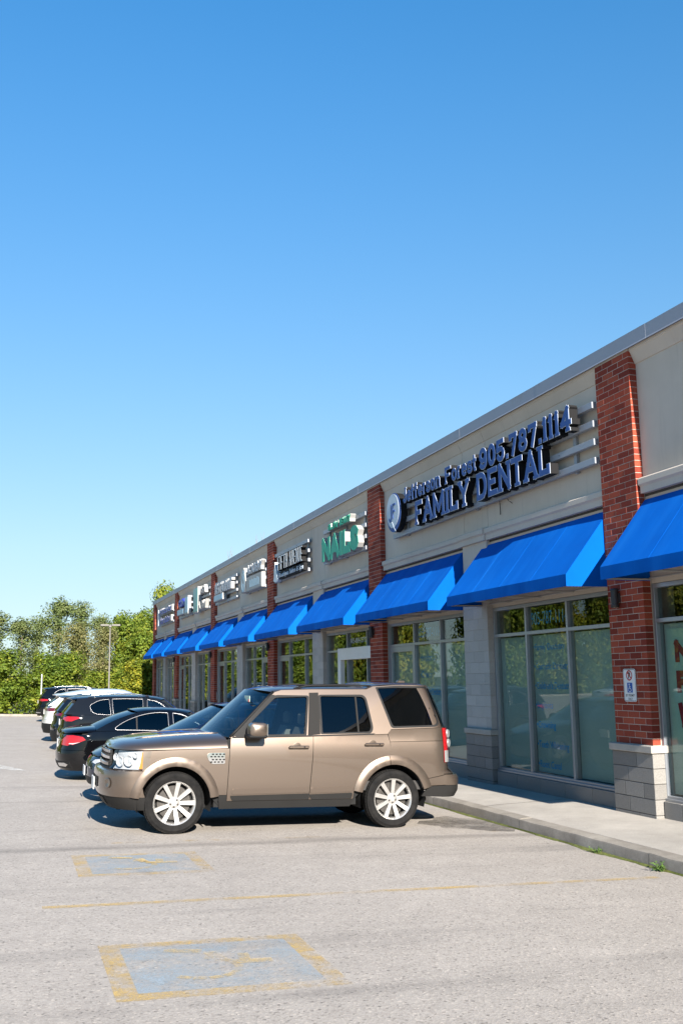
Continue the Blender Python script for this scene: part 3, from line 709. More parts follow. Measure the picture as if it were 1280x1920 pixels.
def glyph(ch, w, h, t, slab):
    """triangulated union of the strokes -> (verts2d, tris, boundary edges)"""
    key = (ch, round(w, 4), round(h, 4), round(t, 4), slab)
    if key in GC: return GC[key]
    _, strokes, ser = GL[ch]; vs, fs = [], []
    mp = lambda p: Vector((t/2+p[0]*(w-t), t/2+p[1]*(h-t)))
    def quad(a, b_, e0, e1, tt):
        d = b_-a
        if d.length < 1e-6: d = Vector((1, 0))
        d.normalize(); n_ = Vector((-d.y, d.x))*tt/2; a = a-d*e0; b_ = b_+d*e1
        i = len(vs); vs.extend([a+n_, a-n_, b_-n_, b_+n_]); fs.append([i, i+1, i+2, i+3])
    for s_ in strokes:
        p = [mp(q) for q in s_]; p = [q for i, q in enumerate(p) if i == 0 or (q-p[i-1]).length > 1e-5]; cl = (p[0]-p[-1]).length < 1e-4
        def mit(a, b_, c):       # mitre length at a joint
            u, v = (b_-a), (c-b_)
            if u.length < 1e-6 or v.length < 1e-6: return 0
            an = abs(u.angle(v)); return t*.5*min(1.0, math.tan(an/2))
        for i in range(len(p)-1):
            e0 = (mit(p[-2], p[0], p[1]) if cl else t*.5) if i == 0 else mit(p[i-1], p[i], p[i+1])
            e1 = (mit(p[-2], p[0], p[1]) if cl else t*.5) if i == len(p)-2 else mit(p[i], p[i+1], p[i+2])
            quad(p[i], p[i+1], e0, e1, t)
    if slab:
        for q in ser:
            c = mp(q); up = q[1] > .5; yy = (h-t*.29) if up else t*.29; hw = t*.5+slab*t
            quad(Vector((c.x-hw, yy)), Vector((c.x+hw, yy)), 0, 0, t*.58)
    r = delaunay_2d_cdt(vs, [], fs, 1, 1e-5); v2, tri = r[0], [f for f, o_ in zip(r[2], r[5]) if o_]
    cnt = {}
    for f in tri:
        for a, b_ in zip(f, f[1:]+f[:1]): cnt[(a, b_)] = 1
    bd = [(a, b_) for (a, b_) in cnt if (b_, a) not in cnt]
    GC[key] = (v2, tri, bd); return GC[key]
def letter_mesh(name, ch, w, h, t, x0, x1, yl, zb, slab=0, faces=(True, True), shear=0):
    """extruded letter standing on the facade: glyph x runs along -Y from yl, front at X = x0, back at x1"""
    v2, tri, bd = glyph(ch, w, h, t, slab); mb = MB(); n = len(v2)
    P = lambda x: [(x, yl-(p.x+shear*p.y), zb+p.y) for p in v2]
    mb.add(P(x0)+P(x1), [tuple(f) for f in tri]+[tuple(i+n for i in f[::-1]) for f in tri]+[(b_, a, a+n, b_+n) for a, b_ in bd])
    return mb
def text_width(s, h, k, t, gap, sp): return sum((GL[c][0]*h*k+gap) if c != ' ' else sp for c in s)-gap
def letters(sign, s, y_left, y_right, zb, h, t, x0, x1, m_side, m_face, rim=None, m_rim=None, slab=0, gapf=.09, spf=.35, name='letter', shear=0):
    """fit the string between y_left and y_right (reading direction is -Y); each letter is a part, its face (and rim) sub-parts"""
    gap = gapf*h; sp = spf*h; nat = text_width(s, h, 1, t, gap, sp); fixed = sum(sp if c == ' ' else gap for c in s)-gap
    k = (abs(y_left-y_right)-fixed)/(nat-fixed); y = y_left
    for ch in s:
        if ch == ' ': y -= sp; continue
        w = max(GL[ch][0]*h*k, t*1.02); w = max(w, t*1.0)
        base = letter_mesh(name, ch, w, h, t, x0, x1, y, zb, slab, shear=shear).build(name, m_side, sign, True)
        if m_rim is not None:
            letter_mesh('trim', ch, w, h, t, x0-.008, x0-.001, y, zb, slab, shear=shear).build('letter_trim', m_rim, base, True)
            d = rim
            me = letter_mesh('face', ch, w-2*d, h-2*d, max(.01, t-2*d), x0-.013, x0-.0085, y-d, zb+d, slab, shear=shear)
            me.build('letter_face', m_face, base, True)
        elif m_face is not None:
            letter_mesh('face', ch, w, h, t, x0-.008, x0-.001, y, zb, slab, shear=shear).build('letter_face', m_face, base, True)
        y -= w+gap
M_SBLUE = plain('sign_blue_acrylic', (.018, .072, .27), .55, var=.08, vs=5)
M_STRIM = plain('sign_light_trim', (.52, .57, .63), .4, var=.05)
M_SBLACK = plain('sign_black_return', (.010, .010, .011), .7, var=.2, spec=.2)
M_SWHITE = plain('sign_white_return', (.36, .355, .34), .5, var=.04)
M_SGREEN = plain('sign_green_acrylic', (.018, .36, .225), .5, var=.06, vs=4)
M_SPALE = plain('sign_pale_face', (.50, .57, .64), .35, var=.05)
M_SFACE = plain('sign_grey_face', (.36, .40, .45), .5, var=.06)
M_SGREY = plain('sign_grey_return', (.32, .31, .30), .5, var=.1)
M_SB2 = plain('sign_royal_blue', (.008, .022, .27), .3, var=.08)
M_STEAL = plain('sign_teal_acrylic', (.055, .235, .225), .3, var=.12, vs=3)
M_LBLUE = plain('sign_ice_blue', (.26, .42, .55), .35, var=.12, vs=3)
M_RAIL = plain('sign_raceway', (.33, .35, .385), .45, .2, var=.06, vs=2)
RZ = (5.875, 5.585, 5.305, 5.02)
def sign_base(label, y0, y1, zs=RZ, loc=None):
    s = thing('shop_sign', label, 'sign', (8.06, (y0+y1)/2, 5.0), 'raised letter signs along the facade')
    for z in zs:
        mb = MB(); mb.bbox(XW-.14, XW-.06, y0, y1, z-.05, z+.05, .004)
        r_ = mb.build('mounting_rail', M_RAIL, s, True)
        sc = MB()
        for q in (.12, .3, .55, .8): sc.tube([(XW-.144, y0+(y1-y0)*q, z), (XW-.139, y0+(y1-y0)*q, z)], .008, 8)
        sc.build('screw', M_SBLACK, r_, True)
    mb = MB()
    for q in (.08, .5, .92):
        yy = y0+(y1-y0)*q; mb.bbox(XW-.058, XW-.002, yy-.04, yy+.04, zs[-1]-.07, zs[0]+.07, .004)
    mb.build('mounting_bracket', M_RAIL, s, True)
    return s
XF, XB = 8.03, 8.175     # letter front, letter back (just clear of the rails)
# --- dental sign
s = sign_base('wide blue dental sign with phone number in raised block letters and round logo', 12.66, 21.05)
letters(s, 'Jefferson', 20.0, 17.98, 5.60, .34, .066, XF, XB, M_SBLACK, M_SBLUE, .0065, M_STRIM, .35, .07)
letters(s, 'Forest', 17.74, 16.32, 5.60, .34, .066, XF, XB, M_SBLACK, M_SBLUE, .0065, M_STRIM, .35, .07)
letters(s, '905.787.1114', 16.2, 13.03, 5.56, .41, .092, XF, XB, M_SBLACK, M_SBLUE, .0075, M_STRIM, .3, .10)
letters(s, 'FAMILY', 19.32, 16.68, 5.02, .51, .106, XF, XB, M_SBLACK, M_SBLUE, .0075, M_STRIM, .42, .09)
letters(s, 'DENTAL', 16.35, 13.7, 5.02, .51, .106, XF, XB, M_SBLACK, M_SBLUE, .0075, M_STRIM, .42, .09)
def ell(c, ry, rz, n=40, a0=0, a1=360): return [(c[0]+ry*math.cos(R(a0+(a1-a0)*i/n)), c[1]+rz*math.sin(R(a0+(a1-a0)*i/n))) for i in range(n)]
C0 = (20.58, 5.50)
mb = MB(); mb.prism(ell(C0, .43, .44), 0, XF+.0, XB); lg = mb.build('logo_disc', M_SBLACK, s, True, fix=True)
mb = MB(); mb.prism(ell(C0, .43, .44), 0, XF-.008, XF-.001); mb.build('logo_rim', M_SBLUE, lg, True, fix=True)
mb = MB(); mb.prism(ell((C0[0]+.035, C0[1]+.04), .375, .385), 0, XF-.016, XF-.0085); mb.build('logo_face', M_SPALE, lg, True, fix=True)
sw = MB(); pts = [(C0[0]-.13, C0[1]-.44), (C0[0]+.02, C0[1]-.30), (C0[0]+.09, C0[1]-.2)]
for (a, b_), (c, d) in zip(pts[:-1], pts[1:]): sw.prism([(a-.022, b_), (a+.022, b_), (c+.014, d), (c-.014, d)], 0, XF-.022, XF-.0165)
sw.build('logo_swoosh', M_SPALE, lg, True, fix=True)
for ch, yl, zb, hh in (('J', 20.86, 5.30, .40), ('F', 20.62, 5.36, .34)):
    letter_mesh('l', ch, .2, hh, .045, XF-.026, XF-.017, yl, zb).build('logo_letter', M_SBLUE, lg, True)
# loose wires below the dental sign
wr = MB(); wr.tube([(XW-.02, 16.0, 4.98), (XW-.05, 15.93, 4.88), (XW-.03, 15.97, 4.79), (XW-.02, 15.99, 4.73)], .007, 6); wr.tube([(XW-.02, 15.7, 4.97), (XW-.05, 15.6, 4.92), (XW-.02, 15.52, 4.86)], .005, 6)
wr.build('loose_wire', M_SBLACK, s, True, smooth=True)
# --- nail salon sign
s = sign_base('green and white nail salon sign with large block letters', 22.92, 26.45)
letters(s, 'GLOW', 25.5, 24.62, 5.78, .185, .05, XF, XB, M_SWHITE, M_SGREEN, .012, M_SGREEN, 0, .05)
letters(s, 'BEAUTY', 24.5, 23.6, 5.78, .185, .044, XF, XB, M_SWHITE, M_SGREEN, .012, M_SGREEN, 0, .05)
letters(s, 'NAILS', 26.08, 23.02, 5.0, .63, .20, XF, XB, M_SWHITE, M_SGREEN, 0, None, 0, .02)
# --- salon sign, white on black
s = sign_base('dark salon sign with tall narrow white letters, pale script below and a tower emblem', 27.98, 31.9)
letters(s, 'FIFTH', 30.9, 29.72, 5.27, .47, .062, XF, XB, M_SBLACK, M_SPALE, .014, M_SBLACK, 0, .09)
letters(s, 'AVENUE', 29.52, 28.05, 5.27, .47, .058, XF, XB, M_SBLACK, M_SPALE, .014, M_SBLACK, 0, .08)
def font_mesh(body, size, ext=0.0, shear=0, off=0.0):
    cu = bpy.data.curves.new('t', 'FONT'); cu.body = body; cu.size = size; cu.shear = shear; cu.extrude = ext; cu.offset = off; cu.resolution_u = 3
    ob = bpy.data.objects.new('t', cu); COL.objects.link(ob); dg = bpy.context.evaluated_depsgraph_get()
    me = bpy.data.meshes.new_from_object(ob.evaluated_get(dg)); bpy.data.objects.remove(ob); return me
def wall_text(name, body, yl, yr, zb, h, x, depth, mat, parent, shear=0, off=0.0):
    """flat or raised text facing -X, reading along -Y, fitted to yl..yr"""
    me = font_mesh(body, 1.0, 0, shear, off); co_ = np.zeros(len(me.vertices)*3); me.vertices.foreach_get('co', co_); co_ = co_.reshape(-1, 3)
    x0, x1 = co_[:, 0].min(), co_[:, 0].max(); zz0 = 0.0; cap = .72
    sx = abs(yl-yr)/(x1-x0); sz = h/cap
    new = np.stack([np.full(len(co_), x), yl-(co_[:, 0]-x0)*sx, zb+(co_[:, 1]-zz0)*sz], 1); me.vertices.foreach_set('co', new.ravel())
    bm = bmesh.new(); bm.from_mesh(me); bmesh.ops.remove_doubles(bm, verts=bm.verts, dist=1e-6)
    if depth > 0:
        r_ = bmesh.ops.extrude_face_region(bm, geom=bm.faces[:]); bmesh.ops.translate(bm, vec=(depth, 0, 0), verts=[v for v in r_['geom'] if isinstance(v, bmesh.types.BMVert)])
        bmesh.ops.recalc_face_normals(bm, faces=bm.faces)
    bm.to_mesh(me); bm.free(); me.name = name
    return link_mesh(name, me, mat, parent, True)
mb = MB(); mb.prism([(30.92, 5.0), (30.92, 5.24), (28.02, 5.215), (28.02, 5.0)], 0, XF+.03, XB); bx_ = mb.build('script_backing', M_SBLACK, s, True, fix=True)
wall_text('script_lettering', 'Boutique Salon & Spa', 30.88, 28.06, 5.05, .15, XF+.012, .014, M_SPALE, bx_, .25, .012)
tw = MB(); tw.prism([(31.5, 5.03), (31.44, 5.1), (31.42, 5.38), (31.36, 5.42), (31.33, 5.60), (31.30, 5.42), (31.24, 5.38), (31.2, 5.30), (31.14, 5.38), (31.08, 5.26), (31.04, 5.08), (30.96, 5.02), (31.05, 4.955), (31.25, 4.94), (31.42, 4.96)], 0, XF-.004, XB)
te = tw.build('tower_emblem', M_SPALE, s, True, fix=True)
# --- white academy sign with tall logo
s = sign_base('white sign with a tall arched logo, one word above a pale light box', 33.2, 36.3)
letters(s, 'ACADEMY', 35.5, 33.22, 5.6, .335, .09, XF+.03, XB, M_SWHITE, M_SFACE, 0, None, 0, .05)
mb = MB(); mb.bbox(XF, XB, 33.15, 35.5, 4.98, 5.5, .006); bx_ = mb.build('light_box', M_SGREY, s, True)
mb = MB(); mb.bbox(XF-.01, XF-.001, 33.18, 35.47, 5.01, 5.47, .004); mb.build('light_box_face', M_SWHITE, bx_, True)
mb = MB()
for k in range(11): mb.bbox(XF-.014, XF-.0105, 33.5+k*.14, 33.555+k*.14, 5.10, 5.34+.03*(k % 3), .001)
mb.build('light_box_print', M_LBLUE, bx_, True)
mb = MB(); mb.prism([(36.42, 5.02), (36.28, 5.0), (36.2, 5.06), (36.05, 4.99), (35.86, 5.02), (35.62, 5.0), (35.64, 5.4), (35.78, 5.78), (35.95, 5.92), (36.12, 5.9), (36.28, 5.7), (36.4, 5.36)], 0, XF-.008, XB); lg = mb.build('logo_panel', M_SWHITE, s, True, fix=True)
for (c, ry, rz) in (((36.02, 5.32), .25, .30), ((36.02, 5.66), .15, .17), ((36.02, 5.2), .13, .14)):
    o_ = ell(c, ry, rz, 24); i_ = ell(c, ry-.05, rz-.05, 24); mb = MB()
    for k in range(24): mb.prism([o_[k], o_[(k+1) % 24], i_[(k+1) % 24], i_[k]], 0, XF-.013-.002*rz, XF-.009)
    mb.build('logo_ring', M_LBLUE, lg, True, fix=True)
# --- restaurant sign
s = sign_base('white block letter restaurant sign above a small grey light box', 37.9, 42.1)
letters(s, 'RESTAURANT', 41.5, 38.1, 5.37, .42, .092, XF+.01, XB, M_SWHITE, M_SFACE, 0, None, 0, .05)
mb = MB(); mb.bbox(XF-.03, XB, 39.7, 41.5, 5.06, 5.33, .006); bx_ = mb.build('light_box', M_SWHITE, s, True)
mb = MB(); mb.bbox(XF-.042, XF-.031, 39.73, 41.47, 5.09, 5.30, .003); mb.build('light_box_face', M_LBLUE, bx_, True)
# --- teal box sign
s = sign_base('grey letter sign with a tall narrow teal light box at its left', 43.4, 46.7, RZ[:4])
mb = MB(); mb.bbox(XF-.03, XB, 45.4, 46.55, 4.9, 6.1, .008); bx_ = mb.build('teal_light_box', M_SWHITE, s, True)
mb = MB(); mb.bbox(XF-.045, XF-.031, 45.47, 46.48, 4.97, 6.03, .004); mb.build('light_box_face', M_STEAL, bx_, True)
letters(s, 'ASA', 44.9, 43.75, 5.68, .36, .085, XF, XB, M_SWHITE, M_SGREY, .012, M_SWHITE, 0, .1)
letters(s, 'LAW', 45.1, 43.5, 5.0, .38, .075, XF, XB, M_SWHITE, M_SGREY, .012, M_SWHITE, 0, .1)
# --- blue word with white box
s = sign_base('short royal blue letter sign with a white box and a pale blue panel', 48.1, 51.9)
letters(s, 'CON', 51.1, 49.5, 5.5, .38, .10, XF, XB, M_SB2, M_SB2, 0, None, 0, .08)
mb = MB(); mb.bbox(XF-.02, XB, 48.15, 49.1, 5.03, 5.92, .006); bx_ = mb.build('white_box', M_SWHITE, s, True)
mb = MB(); mb.bbox(XF-.032, XF-.021, 48.22, 49.03, 5.1, 5.85, .004); mb.build('light_box_face', M_LBLUE, bx_, True)
mb = MB(); mb.bbox(XF-.02, XB, 49.5, 51.42, 5.09, 5.39, .006); bx_ = mb.build('light_box', M_SGREY, s, True)
mb = MB(); mb.bbox(XF-.032, XF-.021, 49.53, 51.39, 5.12, 5.36, .004); mb.build('light_box_face', M_LBLUE, bx_, True)
# --- farthest sign
s = sign_base('two-line royal blue letter sign on white returns at the far end of the facade', 53.8, 59.2)
letters(s, 'Pshiomednt', 58.5, 53.95, 5.58, .33, .10, XF+.04, XB, M_SWHITE, M_SB2, 0, None, 0, .03)
letters(s, 'Hwedntro', 58.1, 54.3, 5.03, .36, .11, XF+.04, XB, M_SWHITE, M_SB2, 0, None, 0, .03)
mb = MB(); mb.bbox(XF+.04, XB, 58.85, 59.15, 4.98, 5.92, .006); mb.build('end_panel', M_SPALE, s, True)
mb = MB(); mb.bbox(XF+.04, XB, 53.65, 53.88, 5.58, 5.90, .006); mb.bbox(XF+.04, XB, 53.9, 54.2, 5.03, 5.36, .006); mb.build('end_box', M_SWHITE, s, True)

# ------------------------------------------------------------------ lettering on the glass
for k, (tx, w_) in enumerate((('Family Dentistry', 1.02), ('Cosmetic Dentistry', 1.14), ("Children's Dentistry", 1.16), ('Implants', .56), ('Crowning', .62), ('Teeth Whitening', 1.0), ('Root Canal', .74))):
    zb = 2.27-.32*k
    wall_text('window_lettering', '\u2022'+tx, 15.27, 15.27-w_, zb, .115, XG+.046, 0, M_BLUET, WINS['n'], 0, .012)
    if k in (0, 1, 2): wall_text('window_lettering', '\u2022'+('Implants', 'Crowns', 'Cosmetic Dentistry')[k], 20.28, 20.28-(.8, .62, 1.1)[k], 2.2-.36*k, .14, XG+.046, 0, M_BLUET, WINS['f'], 0, .012)
wall_text('window_lettering', '905-787-1114', 15.25, 14.05, 2.70, .22, XG+.012, 0, M_BLUET, WINS['n'], 0, .004)
wall_text('window_lettering', '905-787-1114', 20.28, 19.05, 2.70, .2, XG+.012, 0, M_BLUET, WINS['f'], 0, .004)
wt = wall_text('window_lettering', '905-884-2772', 24.85, 23.55, 2.74, .13, XG-.009, 0, M_SPALE, BLD, 0, .01)
# poster behind the glass at the right edge
po = tag(empty('window_poster', (XG+.03, 10.4, .9)), 'pale green poster with big dark red letters behind the glass at the right edge', 'poster')
mb = MB(); mb.box(XG+.030, XG+.034, 9.35, 11.56, .98, 2.45); mb.build('sheet', M_PAPER, po, True)
for ch, zb, h in (('N', 2.0, .29), ('P', 1.6, .29), ('W', 1.14, .33)):
    letter_mesh('l', ch, .30, h, .085, XG+.022, XG+.0285, 11.40, zb).build('red_letter', M_REDP, po, True)
letter_mesh('l', 'S', .1, .1, .025, XG+.022, XG+.0285, 11.24, 1.0, 0).build('small_letter', M_REDP, po, True)

# ------------------------------------------------------------------ wall lamps and permit sign on the piers
def wall_lamp(y, label):
    t = thing('wall_lamp', label, 'wall lamp', (XP-.01, y, 2.8), 'black cylinder lamps on the brick piers')
    mb = MB(); mb.lathe([(0, 2.79), (.052, 2.79), (.058, 2.80), (.058, 2.825), (.052, 2.83), (.052, 3.02), (.058, 3.025), (.058, 3.05), (.05, 3.06), (0, 3.06)], (XP-.075, y, 0), 20, 2)
    mb.build('lamp_body', M_DARK, t, True, smooth=40)
    mb = MB(); mb.bbox(XP-.03, XP+.0005, y-.035, y+.035, 2.86, 2.99, .004); mb.build('mounting_plate', M_DARK, t, True)
    mb = MB(); mb.disc((XP-.075, y, 2.785), .046, 2, 16); mb.build('lens', plain('lamp_lens', (.6, .58, .52), .3), t, True)
for i, lab in ((1, 'black cylinder wall lamp on the nearest brick pier, above the parking sign'), (2, 'black cylinder wall lamp on the second brick pier from the right'), (3, 'black cylinder wall lamp on the third brick pier from the right'), (4, 'black cylinder wall lamp on the fourth brick pier from the right'), (5, 'black cylinder wall lamp on the fifth brick pier from the right')):
    wall_lamp(PIER[i][0]+.58, lab)
ps = thing('parking_sign', 'white accessible parking permit sign on the nearest brick pier', 'sign', (XP-.006, 12.13, 1.47))
def rrect(y0, y1, z0, z1, r, n=5):
    p = []
    for cy, cz, a in ((y1-r, z1-r, 0), (y0+r, z1-r, 90), (y0+r, z0+r, 180), (y1-r, z0+r, 270)):
        p += [(cy+r*math.cos(R(a+90*i/n)), cz+r*math.sin(R(a+90*i/n))) for i in range(n+1)]
    return p
py0, py1, pz0, pz1 = 11.985, 12.280, 1.475, 1.925; xs = XP-.012
mb = MB(); mb.prism(rrect(py0, py1, pz0, pz1, .035), 0, xs, xs+.003); mb.build('plate', M_WHITE, ps, True, fix=True)
def ring2(o, i, x, name, mat):
    mb = MB(); n = len(o)
    for k in range(n): mb.add([(x, *o[k]), (x, *o[(k+1) % n]), (x, *i[(k+1) % n]), (x, *i[k])], [(0, 1, 2, 3)])
    return mb.build(name, mat, ps, True)
ring2(rrect(py0+.008, py1-.008, pz0+.008, pz1-.008, .03), rrect(py0+.014, py1-.014, pz0+.014, pz1-.014, .025), xs-.001, 'border', M_BLACK)
cY, cZ = 12.1325, 1.835
letter_mesh('P', 'P', .05, .085, .018, xs-.0016, xs-.0006, cY+.026, cZ-.042).build('black_letter', M_BLACK, ps, True)
M_SRED = plain('sign_red', (.45, .015, .02), .4)
ring2(ell((cY, cZ), .072, .072, 28), ell((cY, cZ), .055, .055, 28), xs-.0025, 'prohibition_ring', M_SRED)
mb = MB(); a = Vector((0, .045, .045)); nn = Vector((0, .006, -.006)); c = Vector((xs-.003, cY, cZ))
mb.add([c+a+nn, c+a-nn, c-a-nn, c-a+nn], [(0, 1, 2, 3)]); mb.build('prohibition_slash', M_SRED, ps, True)
mb = MB(); mb.box(xs-.0012, xs-.0004, cY-.062, cY+.062, 1.60, 1.735); mb.build('blue_square', plain('sign_signal_blue', (.01, .09, .38), .4), ps, True)
wc = MB(); X_ = xs-.0022
def wseg(a, b_, w):
    a = Vector((X_, cY-a[0], 1.667+a[1])); b_ = Vector((X_, cY-b_[0], 1.667+b_[1])); d = (b_-a).normalized(); q = Vector((0, -d.z, d.y))*w/2
    wc.add([a+q, b_+q, b_-q, a-q], [(0, 1, 2, 3)])
wseg((-.012, .03), (-.008, -.012), .011); wseg((-.010, .012), (.018, .012), .008); wseg((-.008, -.01), (.02, -.012), .010); wseg((.018, -.010), (.032, -.042), .010); wseg((.03, -.042), (.044, -.036), .008)
for k in range(10): wseg((-.004+.034*math.cos(2.2+k*.42), -.026+.030*math.sin(2.2+k*.42)), (-.004+.034*math.cos(2.2+(k+1)*.42), -.026+.030*math.sin(2.2+(k+1)*.42)), .008)
wc.add([(X_, cY+.012+y_, 1.667+.045+z_) for y_, z_ in [(.012*math.cos(q*.785), .012*math.sin(q*.785)) for q in range(8)]], [tuple(range(8))])
wc.build('wheelchair_symbol', M_WHITE, ps, True)
wall_text('permit_text', 'BY PERMIT', cY+.105, cY-.105, 1.545, .034, xs-.001, 0, M_BLACK, ps, 0, .008)
wall_text('permit_text', 'ONLY', cY+.052, cY-.052, 1.497, .034, xs-.001, 0, M_BLACK, ps, 0, .008)
sc = MB()
for z_ in (1.907, 1.488): sc.tube([(xs-.004, cY, z_), (xs+.012, cY, z_)], .006, 8)
sc.build('bolt', M_SGREY, ps, True)
# ------------------------------------------------------------------ car surfaces
def pch(pts):
    """monotone cubic through (x, y) points"""
    xs = [p[0] for p in pts]; ys = [p[1] for p in pts]; n = len(xs)
    if n == 1: return lambda x: ys[0]
    h = [xs[i+1]-xs[i] for i in range(n-1)]; d = [(ys[i+1]-ys[i])/h[i] for i in range(n-1)]; m = [0]*n
    m[0], m[-1] = d[0], d[-1]
    for i in range(1, n-1):
        if d[i-1]*d[i] > 0:
            w1, w2 = 2*h[i]+h[i-1], h[i]+2*h[i-1]; m[i] = (w1+w2)/(w1/d[i-1]+w2/d[i])
    def f(x):
        if x <= xs[0]: return ys[0]
        if x >= xs[-1]: return ys[-1]
        i = 0
        while x > xs[i+1]: i += 1
        t = (x-xs[i])/h[i]
        return (2*t**3-3*t*t+1)*ys[i]+(t**3-2*t*t+t)*h[i]*m[i]+(-2*t**3+3*t*t)*ys[i+1]+(t**3-t*t)*h[i]*m[i+1]
    return f
def E_(t, n): return 1.0 if t >= 1 else (0.0 if t <= 0 else (1-(1-t)**n)**(1/n))
class Body:
    def __init__(s, w, xf, xr, Rf, Rr, nf=2.6, nr=3.0): s.w, s.xf, s.xr = pch(w), pch(xf), pch(xr); s.Rf, s.Rr, s.nf, s.nr = Rf, Rr, nf, nr
    def Y(s, x, z): return s.w(z)*E_((x-s.xf(z))/s.Rf, s.nf)*E_((s.xr(z)-x)/s.Rr, s.nr)
    def wrapF(s, z, a, dx=0): # a: 0 at the right-side straight, 1 at nose centre
        q = a*math.pi/2; return (s.xf(z)+dx+s.Rf*(1-math.sin(q)**(2/s.nf)), s.w(z)*math.cos(q)**(2/s.nf))
    def wrapR(s, z, a, dx=0):
        q = a*math.pi/2; return (s.xr(z)+dx-s.Rr*(1-math.sin(q)**(2/s.nr)), s.w(z)*math.cos(q)**(2/s.nr))
def inside(p, poly):
    x, y = p; c = False; j = len(poly)-1
    for i in range(len(poly)):
        xi, yi = poly[i]; xj, yj = poly[j]
        if (yi > y) != (yj > y) and x < (xj-xi)*(y-yi)/(yj-yi)+xi: c = not c
        j = i
    return c
def dens(poly, res):
    out = []
    for a, b in zip(poly, poly[1:]+poly[:1]):
        n = max(1, int(math.ceil(math.hypot(b[0]-a[0], b[1]-a[1])/res)))
        out += [(a[0]+(b[0]-a[0])*i/n, a[1]+(b[1]-a[1])*i/n) for i in range(n)]
    return out
def rnd(poly, r, n=4):
    """round the corners of a polygon; r one value or one per corner"""
    out = []; N = len(poly)
    for i in range(N):
        p0, p, p1 = Vector(poly[i-1]), Vector(poly[i]), Vector(poly[(i+1) % N]); ri = r[i] if isinstance(r, (list, tuple)) else r
        if ri <= 0: out.append(tuple(p)); continue
        d0, d1 = (p0-p), (p1-p); l0 = min(ri, d0.length*.45); l1 = min(ri, d1.length*.45)
        a, b = p+d0.normalized()*l0, p+d1.normalized()*l1
        for k in range(n+1):
            t = k/n; out.append(tuple(a*(1-t)**2+p*2*t*(1-t)+b*t*t))
    return out
TRI = {}
def triang(poly, holes, res):
    key = (tuple(poly), tuple(tuple(h) for h in holes), res)
    if key in TRI: return TRI[key]
    P = dens(poly, res); H = [dens(h, res) for h in holes]; pts = [Vector(p) for p in P]; edges = [(i, (i+1) % len(P)) for i in range(len(P))]
    for h in H:
        b = len(pts); pts += [Vector(p) for p in h]; edges += [(b+i, b+(i+1) % len(h)) for i in range(len(h))]
    bl = pts[:]
    x0, x1 = min(p[0] for p in P), max(p[0] for p in P); y0, y1 = min(p[1] for p in P), max(p[1] for p in P)
    ba = np.array([(p.x, p.y) for p in bl]); j = 0; yy = y0+res/2
    while yy < y1:
        xx = x0+res*(.5+.5*(j % 2))
        while xx < x1:
            if inside((xx, yy), P) and not any(inside((xx, yy), h) for h in H) and ((ba-(xx, yy))**2).sum(1).min() > (res*.45)**2: pts.append(Vector((xx, yy)))
            xx += res
        yy += res*.87; j += 1
    r = delaunay_2d_cdt(pts, edges, [list(range(len(P)))], 1, 1e-6); v, tri = r[0], r[2]
    tri = [f for f in tri if not any(inside((sum(v[i].x for i in f)/3, sum(v[i].y for i in f)/3), h) for h in H)]
    cnt = {(a, b) for f in tri for a, b in zip(f, f[1:]+f[:1])}
    bd = [(a, b) for a, b in cnt if (b, a) not in cnt]
    TRI[key] = ([(p.x, p.y) for p in v], tri, bd); return TRI[key]
def panel(name, poly, surf, mat, parent, holes=(), res=.08, flange=(0, 0, 0), flip=False, edge=.004):
    """curved sheet over a 2-D outline; its rim turns in by `flange` (a vector) so that gaps have depth"""
    v, tri, bd = triang([tuple(p) for p in poly], [[tuple(q) for q in h] for h in holes], res)
    mb = MB(); V = [surf(*p) for p in v]; T = [tuple(f) if not flip else tuple(f[::-1]) for f in tri]; mb.add(V, T)
    fl = Vector(flange)
    if fl.length > 0:
        for a, b in bd:
            A, B = Vector(V[a]), Vector(V[b]); q = [A, B, B+fl, A+fl]; mb.add(q, [(0, 3, 2, 1) if not flip else (0, 1, 2, 3)])
    me = mb.mesh(name); bmv = [True]*len(T)+[False]*(len(me.polygons)-len(T)); me.polygons.foreach_set('use_smooth', bmv); me.update()
    return link_mesh(name, me, mat, parent)
def side_surf(B, s, off=0):
    o = off if callable(off) else (lambda x, z: off)
    return lambda x, z: (x, s*(B.Y(x, z)+o(x, z)), z)
def side_panels(name, poly, B, mat, parent, holes=(), off=0, res=.08, fl=.025, label=None):
    out = []
    for s in (-1, 1):
        o_ = panel(name, poly, side_surf(B, s, off), mat, parent, holes, res, (0, -s*fl, 0), flip=(s > 0)); out.append(o_)
        if label: o_['label'] = label
    return out
def arch(cx, cz, r, a0, a1, n=16): return [(cx+r*math.cos(R(a0+(a1-a0)*i/n)), cz+r*math.sin(R(a0+(a1-a0)*i/n))) for i in range(n+1)]
def wrap_band(name, B, end, z0, z1, a0, mat, parent, nz=6, na=14, off=0, both=True, dz=None, shelf=None):
    """band round the nose or tail between heights z0, z1, from parameter a0 on one side to a0 on the other"""
    W = B.wrapF if end == 'F' else B.wrapR; sg = -1 if end == 'F' else 1; mb = MB(); P = []
    aa = [a0+(1-a0)*i/na for i in range(na+1)]
    L = [(a, -1) for a in aa]+([(a, 1) for a in aa[-2::-1]] if both else [])
    for j in range(nz+1):
        z = z0+(z1-z0)*j/nz; row = []
        for a, s in L:
            x, y = W(z, a); row.append((x+sg*off, s*(y+off*.7), z))
        P.append(row)
    if shelf:
        row = []
        for a, s in L:
            x, y = W(shelf[0], a); row.append((x-sg*shelf[2], s*y*.985, shelf[1]))
        P.append(row)
    mb.grid(P if end == 'F' else [r_[::-1] for r_ in P]); return mb.build(name, mat, parent, smooth=35)
